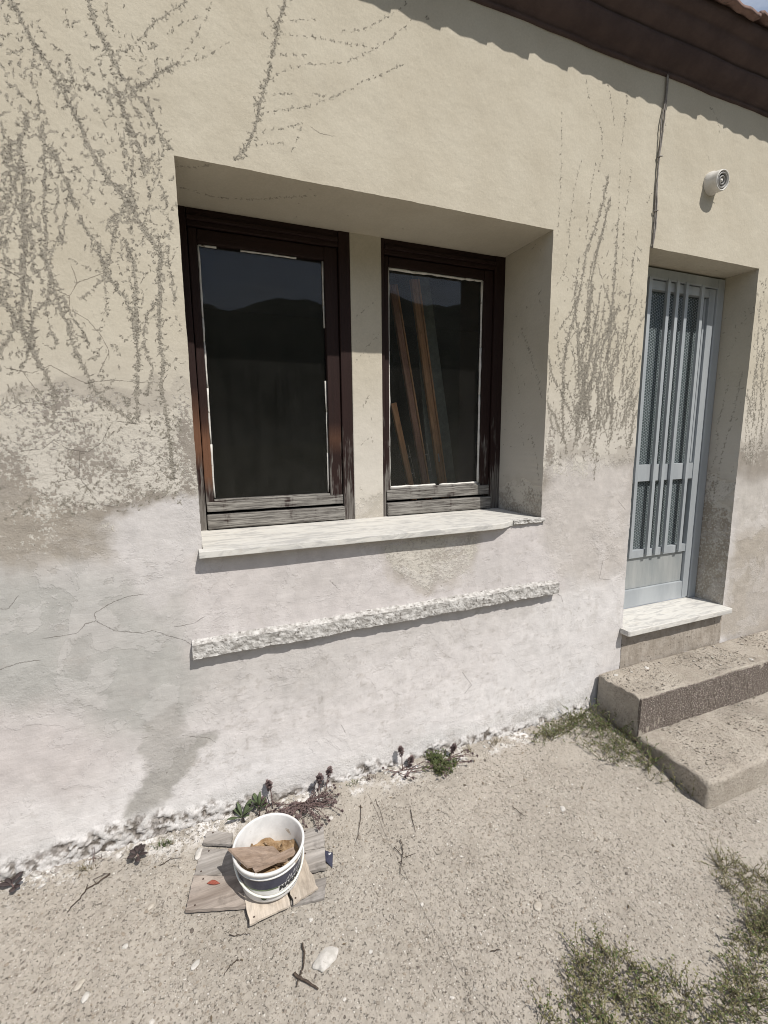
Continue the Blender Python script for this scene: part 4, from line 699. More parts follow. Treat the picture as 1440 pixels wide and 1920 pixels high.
# ------------------------------------------------------------------ concrete steps
steps = thing('concrete_steps', 'two worn concrete steps with pebbly edges in front of the grey door', 'steps', (2.75, -.3, -.02))
def slab(name, x0, x1, y0, y1, z0, z1, mat, seed, rnd=.018, parent=None):
    mb = MB(); mb.box(x0, x1, y0, y1, z0, z1); bm = bmesh.new(); t = mb.mesh('t'); bm.from_mesh(t); bpy.data.meshes.remove(t)
    bmesh.ops.bevel(bm, geom=[e for e in bm.edges if max(v.co.z for v in e.verts) > z1-.01 or abs(e.verts[0].co.z-e.verts[1].co.z) > .05], offset=rnd, segments=3, affect='EDGES', profile=.5)
    for _ in range(5):
        es = [e for e in bm.edges if e.calc_length() > .03]
        if not es: break
        bmesh.ops.subdivide_edges(bm, edges=es, cuts=1, use_grid_fill=True)
    bmesh.ops.triangulate(bm, faces=[f for f in bm.faces if len(f.verts) > 4])
    for v in bm.verts:
        q = v.co*9+Vector((seed, 0, 0)); q2 = v.co*55
        edge_ = 1+2.5*(abs(v.co.y-y0) < .03 or abs(v.co.x-x0) < .03)*(v.co.z > z1-.05)
        v.co += Vector((mnoise.noise(q), mnoise.noise(q+Vector((5, 5, 5))), mnoise.noise(q+Vector((8, 1, 5)))))*.006+Vector((mnoise.noise(q2), mnoise.noise(q2+Vector((5, 5, 5))), mnoise.noise(q2+Vector((8, 1, 5)))))*.0022*edge_
    bmesh.ops.recalc_face_normals(bm, faces=bm.faces)
    me = bpy.data.meshes.new(name); bm.to_mesh(me); bm.free(); me.shade_smooth(); o = obj(name, me, mat, parent); o.location = -Vector(parent.location) if parent else (0, 0, 0); return o
up_ = slab('upper_step', 1.965, 3.75, -.278, -.012, -.03, .207, M['step'], 3, .010, steps)
lo_ = slab('lower_step', 1.965, 3.75, -.640, -.270, -.30, .006, M['step'], 4, .016, steps)
rb = rough_bar('riser_face', 1.968, 3.74, -.2830, -.27, .000, .196, M['riser'], steps, .0060, .009, 7, 0, 0, 60); rb.location = -Vector(steps.location)
# ------------------------------------------------------------------ ground, hills
gx = np.unique(np.concatenate([-np.geomspace(.9, 420, 26), np.arange(-.9, 2.7, .0075), np.geomspace(2.7, 420, 26)]))
gy = np.unique(np.concatenate([-np.geomspace(1.42, 420, 30), np.arange(-1.42, .05, .0075), [.05, .3]]))
GXX, GYY = np.meshgrid(gx, gy); near = sst(8, 3, np.hypot(GXX-1, GYY))
H = gz(GXX, GYY)+near*((fbm(GXX, GYY, 2.2, 201)-.5)*.012+(fbm(GXX, GYY, 30, 202)-.5)*.0035+(fbm(GXX, GYY, 95, 203, 2)-.5)*.003)
H += .016*np.exp(-((GYY-.0)/.05)**2)*(fbm(GXX, GYY, 12, 204)-.35)*near
W8 = np.zeros_like(GXX); b = 1-sst(.03, .13, -GYY+(fbm(GXX, GYY, 6, 205)-.5)*.12); W8 = b*sst(.4, .6, fbm(GXX, GYY, 14, 206))
gSD = np.full(GXX.shape, .02); gBD = np.full(GXX.shape, .02); crack_field(gx, gy, gSD, gBD, [[(q[0], q[1]) for q in c] for c in GCRACK])
i = np.arange(GXX.size).reshape(GXX.shape); q = np.stack([i[:-1, :-1], i[:-1, 1:], i[1:, 1:], i[1:, :-1]], -1).reshape(-1, 4)
g_ = obj('ground', npm('ground', np.stack([GXX, GYY, H], -1).reshape(-1, 3), q, True, dict(msk=np.stack([W8, W8*0, W8*0, 1-sst(.0055, .011, gBD)], -1).reshape(-1, 4), sd=gSD.ravel())), M['ground']); g_['kind'] = 'structure'
hx = np.linspace(-400, 420, 160); hy = np.linspace(-400, -110, 30); HX, HY = np.meshgrid(hx, hy)
ridge = 55+80*fbm(HX, HY*0, .006, 301)+30*(fbm(HX, HY*0, .02, 302)-.5)
HZ = ridge*sst(-110, -330, HY)*(.9+.2*fbm(HX, HY, .03, 303))-.6
i = np.arange(HX.size).reshape(HX.shape); q = np.stack([i[:-1, :-1], i[:-1, 1:], i[1:, 1:], i[1:, :-1]], -1).reshape(-1, 4)
h_ = obj('hills', npm('hills', np.stack([HX, HY, HZ], -1).reshape(-1, 3), q, True), mat_noise('wooded_hillside', (.025, .035, .018), (.06, .065, .035), .06, .95, .3, .5)); h_['kind'] = 'structure'
# ------------------------------------------------------------------ pebbles and rubble (uncountable)
ico_bm = bmesh.new(); bmesh.ops.create_icosphere(ico_bm, subdivisions=1, radius=1); ICO_V = np.array([v.co[:] for v in ico_bm.verts]); ICO_F = np.array([[v.index for v in f.verts] for f in ico_bm.faces]); ico_bm.free()
def pebbles(name, pts, sizes, seed, flat=.55):
    Rn = np.random.RandomState(seed); n = len(pts); th = Rn.rand(n)*6.283; sc = np.stack([Rn.uniform(.75, 1.4, n), Rn.uniform(.6, 1.0, n), flat*Rn.uniform(.6, 1.2, n)], -1)*sizes[:, None]
    V = ICO_V[None]*(1+Rn.uniform(-.22, .22, (n, len(ICO_V), 1)))*sc[:, None]; c, s = np.cos(th)[:, None], np.sin(th)[:, None]
    V = np.stack([V[..., 0]*c-V[..., 1]*s, V[..., 0]*s+V[..., 1]*c, V[..., 2]], -1)+np.asarray(pts)[:, None]
    F = (ICO_F[None]+np.arange(n)[:, None, None]*len(ICO_V)).reshape(-1, 3); t = np.repeat(Rn.rand(n), len(ICO_V))
    return npm(name, V.reshape(-1, 3), F, False, dict(tone=t))
mp = MT('loose_grit'); tv = mp.attr('tone').outputs['Fac']; rp = mp.n('ShaderNodeValToRGB'); rp.color_ramp.interpolation = 'CONSTANT'
cols = [(0, (.30, .268, .225)), (.30, (.345, .312, .265)), (.58, (.235, .205, .17)), (.70, (.395, .36, .315)), (.86, (.26, .22, .175)), (.955, (.52, .49, .45)), (.975, (.13, .11, .095))]
while len(rp.color_ramp.elements) < len(cols): rp.color_ramp.elements.new(.5)
for e, (ps, c) in zip(rp.color_ramp.elements, cols): e.position = ps; e.color = (*c, 1)
mp.set(rp.inputs[0], tv); grit_m = mp.done(mp.mul(rp.outputs[0], mp.mr(mp.noise(200, 3), .2, .8, .85, 1.15)), .9, mp.noise(300, 3), .0006)
Rn = np.random.RandomState(5); n = 30000; px = Rn.uniform(-.85, 2.6, n); py = -1.4*Rn.rand(n)**.9
keep = ~((px > 1.95) & (py > -.66)) & (fbm(px, py, 3.5, 211)+.12*Rn.rand(n) > .40); px, py = px[keep], py[keep]; n = len(px)
sz = np.clip(Rn.lognormal(math.log(.0028), .42, n), .0015, .0090)
go = obj('grit', pebbles('grit', np.stack([px, py, gz(px, py)+sz*.05], -1), sz, 6), grit_m); go['kind'] = 'stuff'
n = 260; px = Rn.uniform(-.8, 1.95, n); py = -np.abs(Rn.normal(.012, .022, n)); sz = np.clip(Rn.lognormal(math.log(.0065), .5, n), .003, .022)
mr_ = mat_noise('crumbled_limewash', (.22, .195, .17), (.56, .54, .51), 45, .95, 120, .002, .2)
ro = obj('plaster_rubble', pebbles('plaster_rubble', np.stack([px, py, gz(px, py)+sz*.2], -1), sz, 7, .7), mr_); ro['kind'] = 'stuff'
for nm, (ya, yb, zt_) in dict(upper=(-.27, -.02, .2105), lower=(-.63, -.29, .0095)).items():
    n = 1500; px = Rn.uniform(1.98, 3.6, n); py = Rn.uniform(ya, yb, n); k_ = fbm(px, py, 5, 212) > .42; px, py = px[k_], py[k_]; sz = np.clip(Rn.lognormal(math.log(.0030), .40, len(px)), .0016, .008)
    go = obj('step_grit', pebbles('step_grit', np.stack([px, py, zt_+sz*.1], -1), sz, 16), grit_m); go['kind'] = 'stuff'
# dry straw and crumbs of leaf blown over the concrete
mb = MB(); Rr = random.Random(77)
for k in range(170):
    x = Rr.uniform(-.7, 1.9); y = -abs(Rr.gauss(0, .14))-.03 if k < 95 else Rr.uniform(-1.25, -.1); a = Rr.uniform(0, 6.28); L_ = Rr.uniform(.006, .026); z = gzf(x, y)+.003; d = Vector((math.cos(a), math.sin(a), 0))*L_; s = Vector((-d.y, d.x, 0)).normalized()*Rr.choice((.0006, .0008, .003)); c = Vector((x, y, z)); h = Vector((0, 0, Rr.uniform(.001, .004)))
    mb.add([c-d*.5, c-s+h, c+d*.5+h*.5, c+s+h], [(0, 1, 2, 3)])
li = obj('litter', mb.mesh('litter'), mat_noise('dry_litter', (.10, .075, .05), (.27, .215, .15), 14, .9, 90, .0005)); li['kind'] = 'stuff'
# single stones
def stone(x, y, z, r, flat, seed, mat, label, group='loose stones on the ground', ang=0., asp=1.4):
    bm = bmesh.new(); bmesh.ops.create_icosphere(bm, subdivisions=3, radius=1)
    for v in bm.verts:
        d = mnoise.noise(v.co*1.3+Vector((seed*7.7, 0, 0)))*.35+mnoise.noise(v.co*3.5+Vector((seed, 3, 0)))*.12
        v.co *= 1+d; v.co = Vector((v.co.x*r*asp, v.co.y*r, max(-.6, v.co.z)*r*flat))
    me = bpy.data.meshes.new('stone'); bm.to_mesh(me); bm.free(); me.shade_smooth()
    o = obj('stone', me, mat, None, (x, y, z+r*flat*.35), (0, 0, ang)); tag(o, label, 'stone', group); return o
ms_w = mat_noise('pale_limestone', (.42, .40, .365), (.56, .535, .50), 40, .9, 120, .002, spot=((.30, .27, .23), 45, .68)); ms_t = mat_noise('tan_stone', (.36, .32, .27), (.48, .44, .38), 40, .9, 120, .002)
ST = [(.027, .28, ms_w, 'large flat white stone beside the crossed twigs', .5, 1.5), (.014, .5, ms_w, 'white chip alone on bare concrete between wall weeds and the lower step', .9, 1.2), (.016, .35, ms_t, 'flat pale tan stone halfway between white stone and right edge weeds', .3, 1.3),
      (.012, .5, ms_w, 'white chip on concrete just below left corner of the wooden boards', .8, 1.5), (.010, .5, ms_w, 'small white pebble left of the boards beside a chip pair', .3, 1.1), (.011, .5, ms_w, 'elongated white pebble far down on the left concrete', 1.1, 1.6), (.012, .6, ms_w, 'white plaster chip at the right edge of the grey boards', .2, 1.3),
      (.020, .5, ms_w, 'white plaster lump touching the upper left board corner', 1.2, 1.6), (.011, .4, ms_t, 'pale sliver stone on concrete left of the forked twig', 1.0, 1.9), (.013, .45, ms_t, 'tan stone among the weeds by the right edge', .4, 1.3), (.008, .6, ms_w, 'tiny white pebble directly below the front tan board', .2, 1.1), (.008, .6, ms_w, 'small white pebble right of the large flat white stone', .6, 1.1), (.012, .4, ms_t, 'brownish flat stone between the dark leaved plant and the boards', .9, 1.4)]
for k, ((x, y, z), (r, fl__, mt, lab, an, asp)) in enumerate(zip(STONES, ST)): stone(x, y, z, r*(1. if k == 0 else .8), fl__, k+1, mt, lab, ang=an, asp=asp)
for k, ((x, y, z), (r, lab)) in enumerate(zip(STEPCHIPS, [(.011, 'white chip on the upper step near its left end'), (.012, 'flat white chip on the upper step below the door sill'), (.009, 'small pale chip on the upper step near the right edge of view'), (.009, 'dark chip lying on the lower step')])):
    stone(x, y, z+.002, r, .4, 40+k, ms_w if k < 3 else mat_noise('dark_stone', (.10, .08, .07), (.16, .13, .11), 40), lab, 'chips on the steps', k*.8)
# ------------------------------------------------------------------ twigs
mtw = mat_noise('dry_twig_bark', (.045, .034, .027), (.11, .085, .066), 90, .9, 300, .0008, .2)
TL = ['long thin bent twig below the left dark leaved plant', 'curved dark twig standing up to the thick stick left of the white stone', 'short thick stick lying across the curved twig', 'thin curved twig right of the bucket near the wall weeds', 'fine straight twig on the concrete right of the boards', 'dry twisted stem on open concrete between bucket and steps', 'slim curved twig below the boards', 'short twig near the white chip by the steps', 'thin greenish stem just under the front board', 'fine stalk left of the upper left board', 'tiny twig above the bottom weed patch', 'twig leaning at the front corner of the lower step', 'hair thin stem trailing from the wall weeds', 'branched dry stem tip beside the twisted stem']
TR = [.0028, .0036, .0052, .0014, .0016, .0018, .0018, .0017, .0014, .0016, .0018, .0024, .0011, .0014]
for k, (pts, lab, r) in enumerate(zip(TWIGS, TL, TR)):
    Rr = random.Random(k); P_ = []
    for a, b in zip(pts, pts[1:]):
        for j in range(5): P_.append(Vector(a).lerp(Vector(b), j/5)+Vector((Rr.gauss(0, .0012), Rr.gauss(0, .0012), abs(Rr.gauss(.002, .002)))))
    P_.append(Vector(pts[-1])); P_ = [p+Vector((0, 0, r)) for p in P_]
    mb = MB(); mb.tube(P_, [r*(1.0-.6*j/len(P_))*Rr.uniform(.85, 1.15) for j in range(len(P_))], 6)
    if k in (0, 5, 13):
        for j in (3, 7, 11):
            if j < len(P_): mb.tube([P_[j], P_[j]+Vector((Rr.uniform(-.02, .02), Rr.uniform(-.02, .02), .008)), P_[j]+Vector((Rr.uniform(-.035, .035), Rr.uniform(-.03, .03), .006))], [r*.6, r*.45, r*.25], 5)
    tag(obj('twig', mb.mesh('twig', True), mtw), lab, 'twig', 'twigs scattered on the concrete')
# ------------------------------------------------------------------ boards under the bucket
mw_g = mat_wood('grey_weathered_board', (.215, .195, .175), (.335, .312, .29), 0); mw_b = mat_wood('brown_weathered_board', (.205, .168, .142), (.34, .295, .258), 0); mw_t = mat_wood('pale_tan_board', (.42, .36, .295), (.54, .475, .40), 1, .8)
def board(name, quad, th, lift, mat, label, seed, curl=.006, tilt=0.):
    A, B, C, D = [Vector((q[0], q[1], gzf(q[0], q[1])+lift)) for q in quad]; c0 = (A+B+C+D)/4; A, B, C, D = [p_+(c0-p_).normalized()*.0055 for p_ in (A, B, C, D)]; nu, nv = 14, 10; v = []; Rr = random.Random(seed)
    ctr = (A+B+C+D)/4
    for lyr in (1, 0):
        for j in range(nv+1):
            for i in range(nu+1):
                u, w_ = i/nu, j/nv; p = A.lerp(B, u).lerp(D.lerp(C, u), w_)
                e = min(u, 1-u)*nu; e2 = min(w_, 1-w_)*nv
                if e < .5: p += (B-A).normalized()*mnoise.noise((w_*5, seed, u*3))*.006
                if e2 < .5: p += (D-A).normalized()*mnoise.noise((u*5, seed+4, w_*3))*.0035
                z = p.z+th*lyr+curl*((2*w_-1)**2)*.5*(1 if seed % 2 else -.6)+mnoise.noise((p.x*22, p.y*22, seed))*.0018+tilt*(u-.5)
                v.append(Vector((p.x, p.y, z))-ctr)
    n1_ = (nu+1)*(nv+1); f = []
    for j in range(nv):
        for i in range(nu):
            a = j*(nu+1)+i; f.append((a, a+nu+1, a+nu+2, a+1)); b = a+n1_; f.append((b, b+1, b+nu+2, b+nu+1))
    for i in range(nu): a = i; f.append((a, a+1, a+1+n1_, a+n1_)); a = nv*(nu+1)+i; f.append((a+1, a, a+n1_, a+1+n1_))
    for j in range(nv): a = j*(nu+1); f.append((a+nu+1, a, a+n1_, a+nu+1+n1_)); a = j*(nu+1)+nu; f.append((a, a+nu+1, a+nu+1+n1_, a+n1_))
    me = pym(name, v, f); bm = bmesh.new(); bm.from_mesh(me); bmesh.ops.recalc_face_normals(bm, faces=bm.faces); bm.to_mesh(me); bm.free()
    o = obj(name, me, mat, None, ctr); tag(o, label, 'board', 'weathered boards under the bucket'); return o
board('board', BOARDS['L1'], .010, .010, mw_g, 'short grey board end nearest the wall on the left', 1)
board('board', BOARDS['L2'], .011, .002, mw_g, 'wide grey board left of bucket, middle of the three', 2, .004)
board('board', BOARDS['L3'], .012, .010, mw_b, 'brown stained board with red leaf on it', 3, .005)
board('board', BOARDS['R1'], .010, .003, mw_g, 'grey board right of bucket nearest the wall', 4, .004)
board('board', BOARDS['R2'], .011, .011, mw_g, 'grey board right of bucket with pale worn edge, between two others', 5, .004)
board('board', BOARDS['R3'], .009, .003, mw_g, 'dark grey board poking out under the tan board at right', 6, .003)
board('board', BOARDS['F1'], .007, .022, mw_t, 'pale tan ribbed board in front of bucket, left of the split', 7, .004)
board('board', BOARDS['F2'], .007, .023, mw_t, 'pale tan board right of the split with raised right edge', 8, -.010, .006)
mn = mat_noise('rusty_nail', (.05, .035, .028), (.09, .06, .045), 60, .8)
nm_ = MB(); nm_.lathe([(0, .0016), (.0028, .0012), (.0032, 0), (.0014, -.002)], 10); nme = nm_.mesh('nail', True)
for bo in [o for o in COL.objects if o.name.startswith('board')]:
    Rr = random.Random(hash(round(bo.location.x, 3)) & 255); vs_ = [v_.co.copy() for v_ in bo.data.vertices][:165]
    for k in (15+3, 15*9+2, 15*5+12)[:Rr.choice((1, 2, 2))]: obj('nail', nme, mn, bo, vs_[k]+Vector((Rr.uniform(-.004, .004), Rr.uniform(-.004, .004), .0003)))
# red leaf
mb = MB(); nl_ = 8
for s in (0, 1):
    pass
v = []; f = []
for i in range(nl_+1):
    t = i/nl_; wv_ = .0085*math.sin(math.pi*min(1, t*1.05))**.8*(1 if t < 1 else .0); 
    for s in (-1, -.4, .4, 1): v.append((-.022+.046*t, s*wv_+.002*math.sin(t*5), .002+.003*abs(s)+.002*math.sin(3*t)))
for i in range(nl_):
    for k in range(3): a = i*4+k; f.append((a, a+1, a+5, a+4))
me = pym('red_leaf', v, f, True); lf = obj('red_leaf', me, mat_leaf('red_dead_leaf', (.30, .075, .05), (.40, .13, .09), 200), None, (-.045, -.262, gzf(0, -.262)+.022), (.05, .0, -.35)); md = lf.modifiers.new('s', 'SOLIDIFY'); md.thickness = .0008
tag(lf, 'dry red leaf lying on the brown board left of the bucket', 'leaf')
# ------------------------------------------------------------------ bucket
BX, BY, BZ = .147, -.306, gzf(0, -.306)+.031
mbk = mat_noise('dirty_white_plastic', (.62, .615, .60), (.74, .735, .72), 22, .38, 120, .0004, .45, spot=((.40, .35, .29), 19, .63), obj=True)
bucket = thing('bucket', 'round white plastic paint bucket with navy label, half full of dried mud', 'bucket', (BX, BY, BZ), (.05, -.03, 0))
r0, r1, hh = .100, .117, .142; rr = lambda z: r0+(r1-r0)*z/hh
mb = MB(); pf = [(0, .0), (r0-.006, 0), (r0, .005)]+[(rr(z), z) for z in np.linspace(.012, hh-.03, 8)]
pf += [(rr(hh-.03)+.004, hh-.029), (rr(hh-.026)+.004, hh-.024), (rr(hh-.024), hh-.023), (rr(hh-.014), hh-.013), (r1+.005, hh-.012), (r1+.006, hh-.002), (r1+.003, hh+.002), (r1-.002, hh+.001), (r1-.003, hh-.004)]
pf += [(rr(z)-.003, z) for z in np.linspace(hh-.01, .008, 10)]+[(0, .007)]
mb.lathe(pf, 56); obj('bucket_body', mb.mesh('bucket_body', True), mbk, bucket)
# printed label: navy band, white band with lettering (thin sheets wrapped on the wall of the bucket)
def band(name, z0, z1, a0, a1, off, mat, n=40, wav=0.):
    v = []; f = []; k = 4
    for i in range(n+1):
        th = a0+(a1-a0)*i/n
        for j in range(k+1):
            z = z0+(z1-z0)*j/k+(wav*math.sin(i*.55)*(1 if j == 0 else 0)); r = rr(z)+off; v.append((r*math.cos(th), r*math.sin(th), z))
    for i in range(n):
        for j in range(k): a = i*(k+1)+j; f.append((a, a+k+1, a+k+2, a+1))
    return obj(name, pym(name, v, f, True), mat, bucket)
D = math.radians
navy = mat_noise('navy_label_ink', (.034, .036, .060), (.055, .058, .085), 30, .4, 90, .0002, .4, spot=((.55, .55, .55), 34, .70), obj=True)
band('label', .068, .113, D(-165), D(-5), .0008, navy, 60, .0)
grn = mat_noise('green_label_ink', (.10, .14, .08), (.20, .25, .14), 40, .5, 90, .0002, .3, obj=True)
band('label_stripe', .062, .068, D(-150), D(-85), .0010, grn, 40)
blk = mat_noise('black_ink', (.015, .015, .018), (.03, .03, .035), 60, .5, 90, .0001, .3)
def wraptext(txt, size, ang, z, off, name, mat, shear=0., bold=.0):
    cu = bpy.data.curves.new('t', 'FONT'); cu.body = txt; cu.size = size; cu.shear = shear; cu.offset = bold; cu.resolution_u = 3
    to = bpy.data.objects.new('t', cu); COL.objects.link(to); dg = bpy.context.evaluated_depsgraph_get(); me = bpy.data.meshes.new_from_object(to.evaluated_get(dg)); bpy.data.objects.remove(to); bpy.data.curves.remove(cu)
    bm = bmesh.new(); bm.from_mesh(me); bmesh.ops.triangulate(bm, faces=bm.faces)
    for _ in range(2): bmesh.ops.subdivide_edges(bm, edges=[e for e in bm.edges if e.calc_length() > .006], cuts=1)
    for v_ in bm.verts:
        zz = z+v_.co.y; r = rr(zz)+off; th = ang+v_.co.x/r; v_.co = Vector((r*math.cos(th), r*math.sin(th), zz))
    bm.to_mesh(me); bm.free(); me.name = name; return obj(name, me, mat, bucket)
wraptext('MARMOLI', .025, D(-84), .0480, .0013, 'lettering', blk, .12, .0018)
whi = mat_noise('white_ink', (.6, .6, .6), (.7, .7, .7), 60, .5, 90, .0001, .3)
# broken white brush marks on the navy field
mb = MB(); Rr = random.Random(4)
for k in range(16):
    th = D(-70)+k*D(3.3)+Rr.uniform(-.02, .02); z0 = .075+k*.0011+Rr.uniform(-.003, .003); L_ = Rr.uniform(.012, .028); wd = Rr.uniform(.0012, .003); pts = []
    for j in range(5): t = j/4; pts.append((th+t*L_*2.4, z0+t*L_*.55))
    v = []
    for a_, z_ in pts:
        for s in (-1, 1): zz = z_+s*wd; r = rr(zz)+.0014; v.append((r*math.cos(a_), r*math.sin(a_), zz))
    mb.add(v, [(2*j, 2*j+2, 2*j+3, 2*j+1) for j in range(4)])
obj('label_script', mb.mesh('label_script'), whi, bucket)
# small print rows near the foot
mb = MB()
for row, zz in enumerate((.036, .028, .021)):
    th = D(-80)
    while th < D(-28):
        L_ = Rr.uniform(.03, .09); r = rr(zz)+.001
        mb.add([(r*math.cos(t), r*math.sin(t), zz+d) for t in (th, th+L_*.5, th+L_) for d in (0, .0028)], [(0, 2, 3, 1), (2, 4, 5, 3)]); th += L_+Rr.uniform(.02, .05)
obj('small_print', mb.mesh('small_print'), mat_noise('grey_ink', (.2, .2, .21), (.3, .3, .3), 60), bucket)
mb = MB(); ce = (D(-112), .030); ring = [(rr(ce[1])+.0012)*1 for _ in range(1)]
v = [((rr(ce[1]))*math.cos(ce[0])*1.012, rr(ce[1])*math.sin(ce[0])*1.012, ce[1])]
for k in range(20):
    a_ = ce[0]+math.cos(k*math.pi/10)*.10; z_ = ce[1]+math.sin(k*math.pi/10)*.0115; r = rr(z_)+.0012; v.append((r*math.cos(a_), r*math.sin(a_), z_))
obj('green_emblem', pym('green_emblem', v, [(0, 1+k, 1+(k+1) % 20) for k in range(20)]), mat_noise('dark_green_ink', (.035, .06, .035), (.07, .10, .05), 60), bucket)
# bail handle hanging down against the front
mb = MB(); pts = []
for k in range(33):
    t = k/32; th = D(-195)+t*D(215); dz = .122-.084*math.sin(math.pi*t)**.75; r = rr(dz)+.006; pts.append((r*math.cos(th), r*math.sin(th), dz))
mb.tube(pts, .0036, 8); obj('handle', mb.mesh('handle', True), mat_noise('cream_plastic_handle', (.62, .63, .55), (.72, .72, .66), 40, .45, 90, .0003, .4), bucket)
for th in (D(-195), D(20)):
    mb = MB(); c = Vector((math.cos(th), math.sin(th), 0)); mb.tube([c*(rr(.15)-.001)+Vector((0, 0, .122)), c*(rr(.12)+.011)+Vector((0, 0, .122))], .010, 12); obj('handle_ear', mb.mesh('handle_ear', True), mbk, bucket)
# mud inside: a cracked crust of its own
n_ = 40; v = [(0, 0, .0)]; f = []; rings = 16
mudz = .058
def mh(x, y): return mudz+.020*mnoise.noise((x*16, y*16, 2))+.012*mnoise.noise((x*48, y*48, 5))+.010*abs(mnoise.noise((x*90, y*90, 1)))+.006*mnoise.noise((x*170, y*170, 8))-.012*(y+.05)/.1
v = [(0, 0, mh(0, 0))]
for i in range(1, rings+1):
    for k in range(n_):
        th = 2*math.pi*k/n_; r = (rr(mudz)-.0045)*i/rings; x, y = r*math.cos(th), r*math.sin(th); v.append((x, y, mh(x, y) if i < rings else mh(x, y)+.006))
for k in range(n_): f.append((0, 1+k, 1+(k+1) % n_))
for i in range(rings-1):
    for k in range(n_): a = 1+i*n_+k; b = 1+i*n_+(k+1) % n_; f.append((a, a+n_, b+n_, b))
mud = obj('dried_mud', pym('dried_mud', v, f, True), mat_noise('dried_ochre_mud', (.20, .125, .065), (.36, .255, .155), 38, .95, 90, .004, .2, spot=((.46, .38, .28), 26, .60), obj=True), None, (BX, BY, BZ), (.05, -.03, 0)); tag(mud, 'crust of dried ochre mud inside the white bucket', 'mud')
# flakes of mud standing up
mb = MB(); Rr = random.Random(9)
for k in range(26):
    a_ = Rr.uniform(0, 6.28); r = Rr.uniform(.01, .085); c = Vector((r*math.cos(a_), r*math.sin(a_)+.01, 0)); c.z = mh(c.x, c.y)+.006; s = Rr.uniform(.006, .018); d = Vector((Rr.uniform(-1, 1), Rr.uniform(-1, 1), Rr.uniform(-.2, .5))).normalized()*s; e = Vector((-d.y, d.x, Rr.uniform(.002, .012))).normalized()*s*.7; nrm = d.cross(e).normalized()*.0012
    q_ = [c-d-e*.6, c+d*.9-e, c+d*1.1+e*.7, c-d*.3+e*1.1, c-d*1.2+e*.3]; mb.add([p+nrm for p in q_]+[p-nrm for p in q_], [(0, 1, 2, 3, 4), (9, 8, 7, 6, 5)]+[(j, j+5, (j+1) % 5+5, (j+1) % 5) for j in range(5)])
fo = obj('mud_flakes', mb.mesh('mud_flakes'), mud.data.materials[0], mud); fo['kind'] = 'stuff'
# broken board dropped in the bucket, resting on the rim
def slabq(name, quad, th, mat, label, cat, seed=0, nu=12, nv=6, bend=0.):
    A, B, C, D_ = [Vector(q) for q in quad]; c = (A+B+C+D_)/4; nrm = (B-A).cross(D_-A).normalized(); v = []; f = []
    for lyr in (.5, -.5):
        for j in range(nv+1):
            for i in range(nu+1):
                u, w_ = i/nu, j/nv; p = A.lerp(B, u).lerp(D_.lerp(C, u), w_)+nrm*(th*lyr+bend*(1-(2*w_-1)**2)+mnoise.noise((u*4, w_*4, seed))*.0015)
                if i in (0, nu): p += (B-A).normalized()*mnoise.noise((w_*6, seed, 3+i))*.008
                v.append(p-c)
    n1_ = (nu+1)*(nv+1)
    for j in range(nv):
        for i in range(nu): a = j*(nu+1)+i; f.append((a, a+1, a+nu+2, a+nu+1)); b = a+n1_; f.append((b, b+nu+1, b+nu+2, b+1))
    for i in range(nu): a = i; f.append((a+1, a, a+n1_, a+1+n1_)); a = nv*(nu+1)+i; f.append((a, a+1, a+1+n1_, a+n1_))
    for j in range(nv): a = j*(nu+1); f.append((a, a+nu+1, a+nu+1+n1_, a+n1_)); a += nu; f.append((a+nu+1, a, a+n1_, a+nu+1+n1_))
    me = pym(name, v, f); bm = bmesh.new(); bm.from_mesh(me); bmesh.ops.recalc_face_normals(bm, faces=bm.faces); bm.to_mesh(me); bm.free()
    o = obj(name, me, mat, None, c); tag(o, label, cat); return o
mw_k = mat_wood('brown_offcut', (.24, .175, .13), (.34, .26, .205), 0)
T_ = BZ+hh
slabq('broken_board', [(BX-.138, BY+.003, T_+.012), (BX-.074, BY-.076, T_+.012), (BX+.062, BY-.044, T_-.055), (BX-.020, BY+.045, T_-.052)][0:1]+[(BX-.085, BY-.088, T_+.006), (BX+.050, BY-.058, T_-.050), (BX+.012, BY+.022, T_-.052)], .006, mw_k, 'broken brown board resting on the bucket rim and dipping into the mud', 'board', 3, bend=.002)
slabq('wood_strip', [(BX-.073, BY-.078, T_-.002), (BX-.062, BY-.090, T_-.022), (BX+.082, BY-.042, T_-.052), (BX+.075, BY-.030, T_-.030)], .005, mw_k, 'narrow brown wood strip inside the bucket under the broken board', 'wood strip', 5)
slabq('mud_crust_shard', [(BX-.075, BY+.012, T_-.062), (BX-.050, BY+.022, T_-.062), (BX-.055, BY+.026, T_-.018), (BX-.060, BY+.024, T_-.015)], .004, mud.data.materials[0], 'pointed mud shard standing at left inside the bucket', 'mud shard', 6)
# torn label scrap at the right of the boards
slabq('torn_label', [(.350, -.262, gzf(0, -.262)+.004), (.378, -.285, gzf(0, -.285)+.009), (.362, -.332, gzf(0, -.332)+.003), (.338, -.300, gzf(0, -.3)+.014)], .0012, mat_noise('torn_navy_paper', (.022, .024, .045), (.045, .047, .075), 20, .6, 90, .001, spot=((.66, .66, .66), 16, .54)), 'crumpled navy and white label scrap beside the grey boards', 'paper scrap', 8, bend=.004)
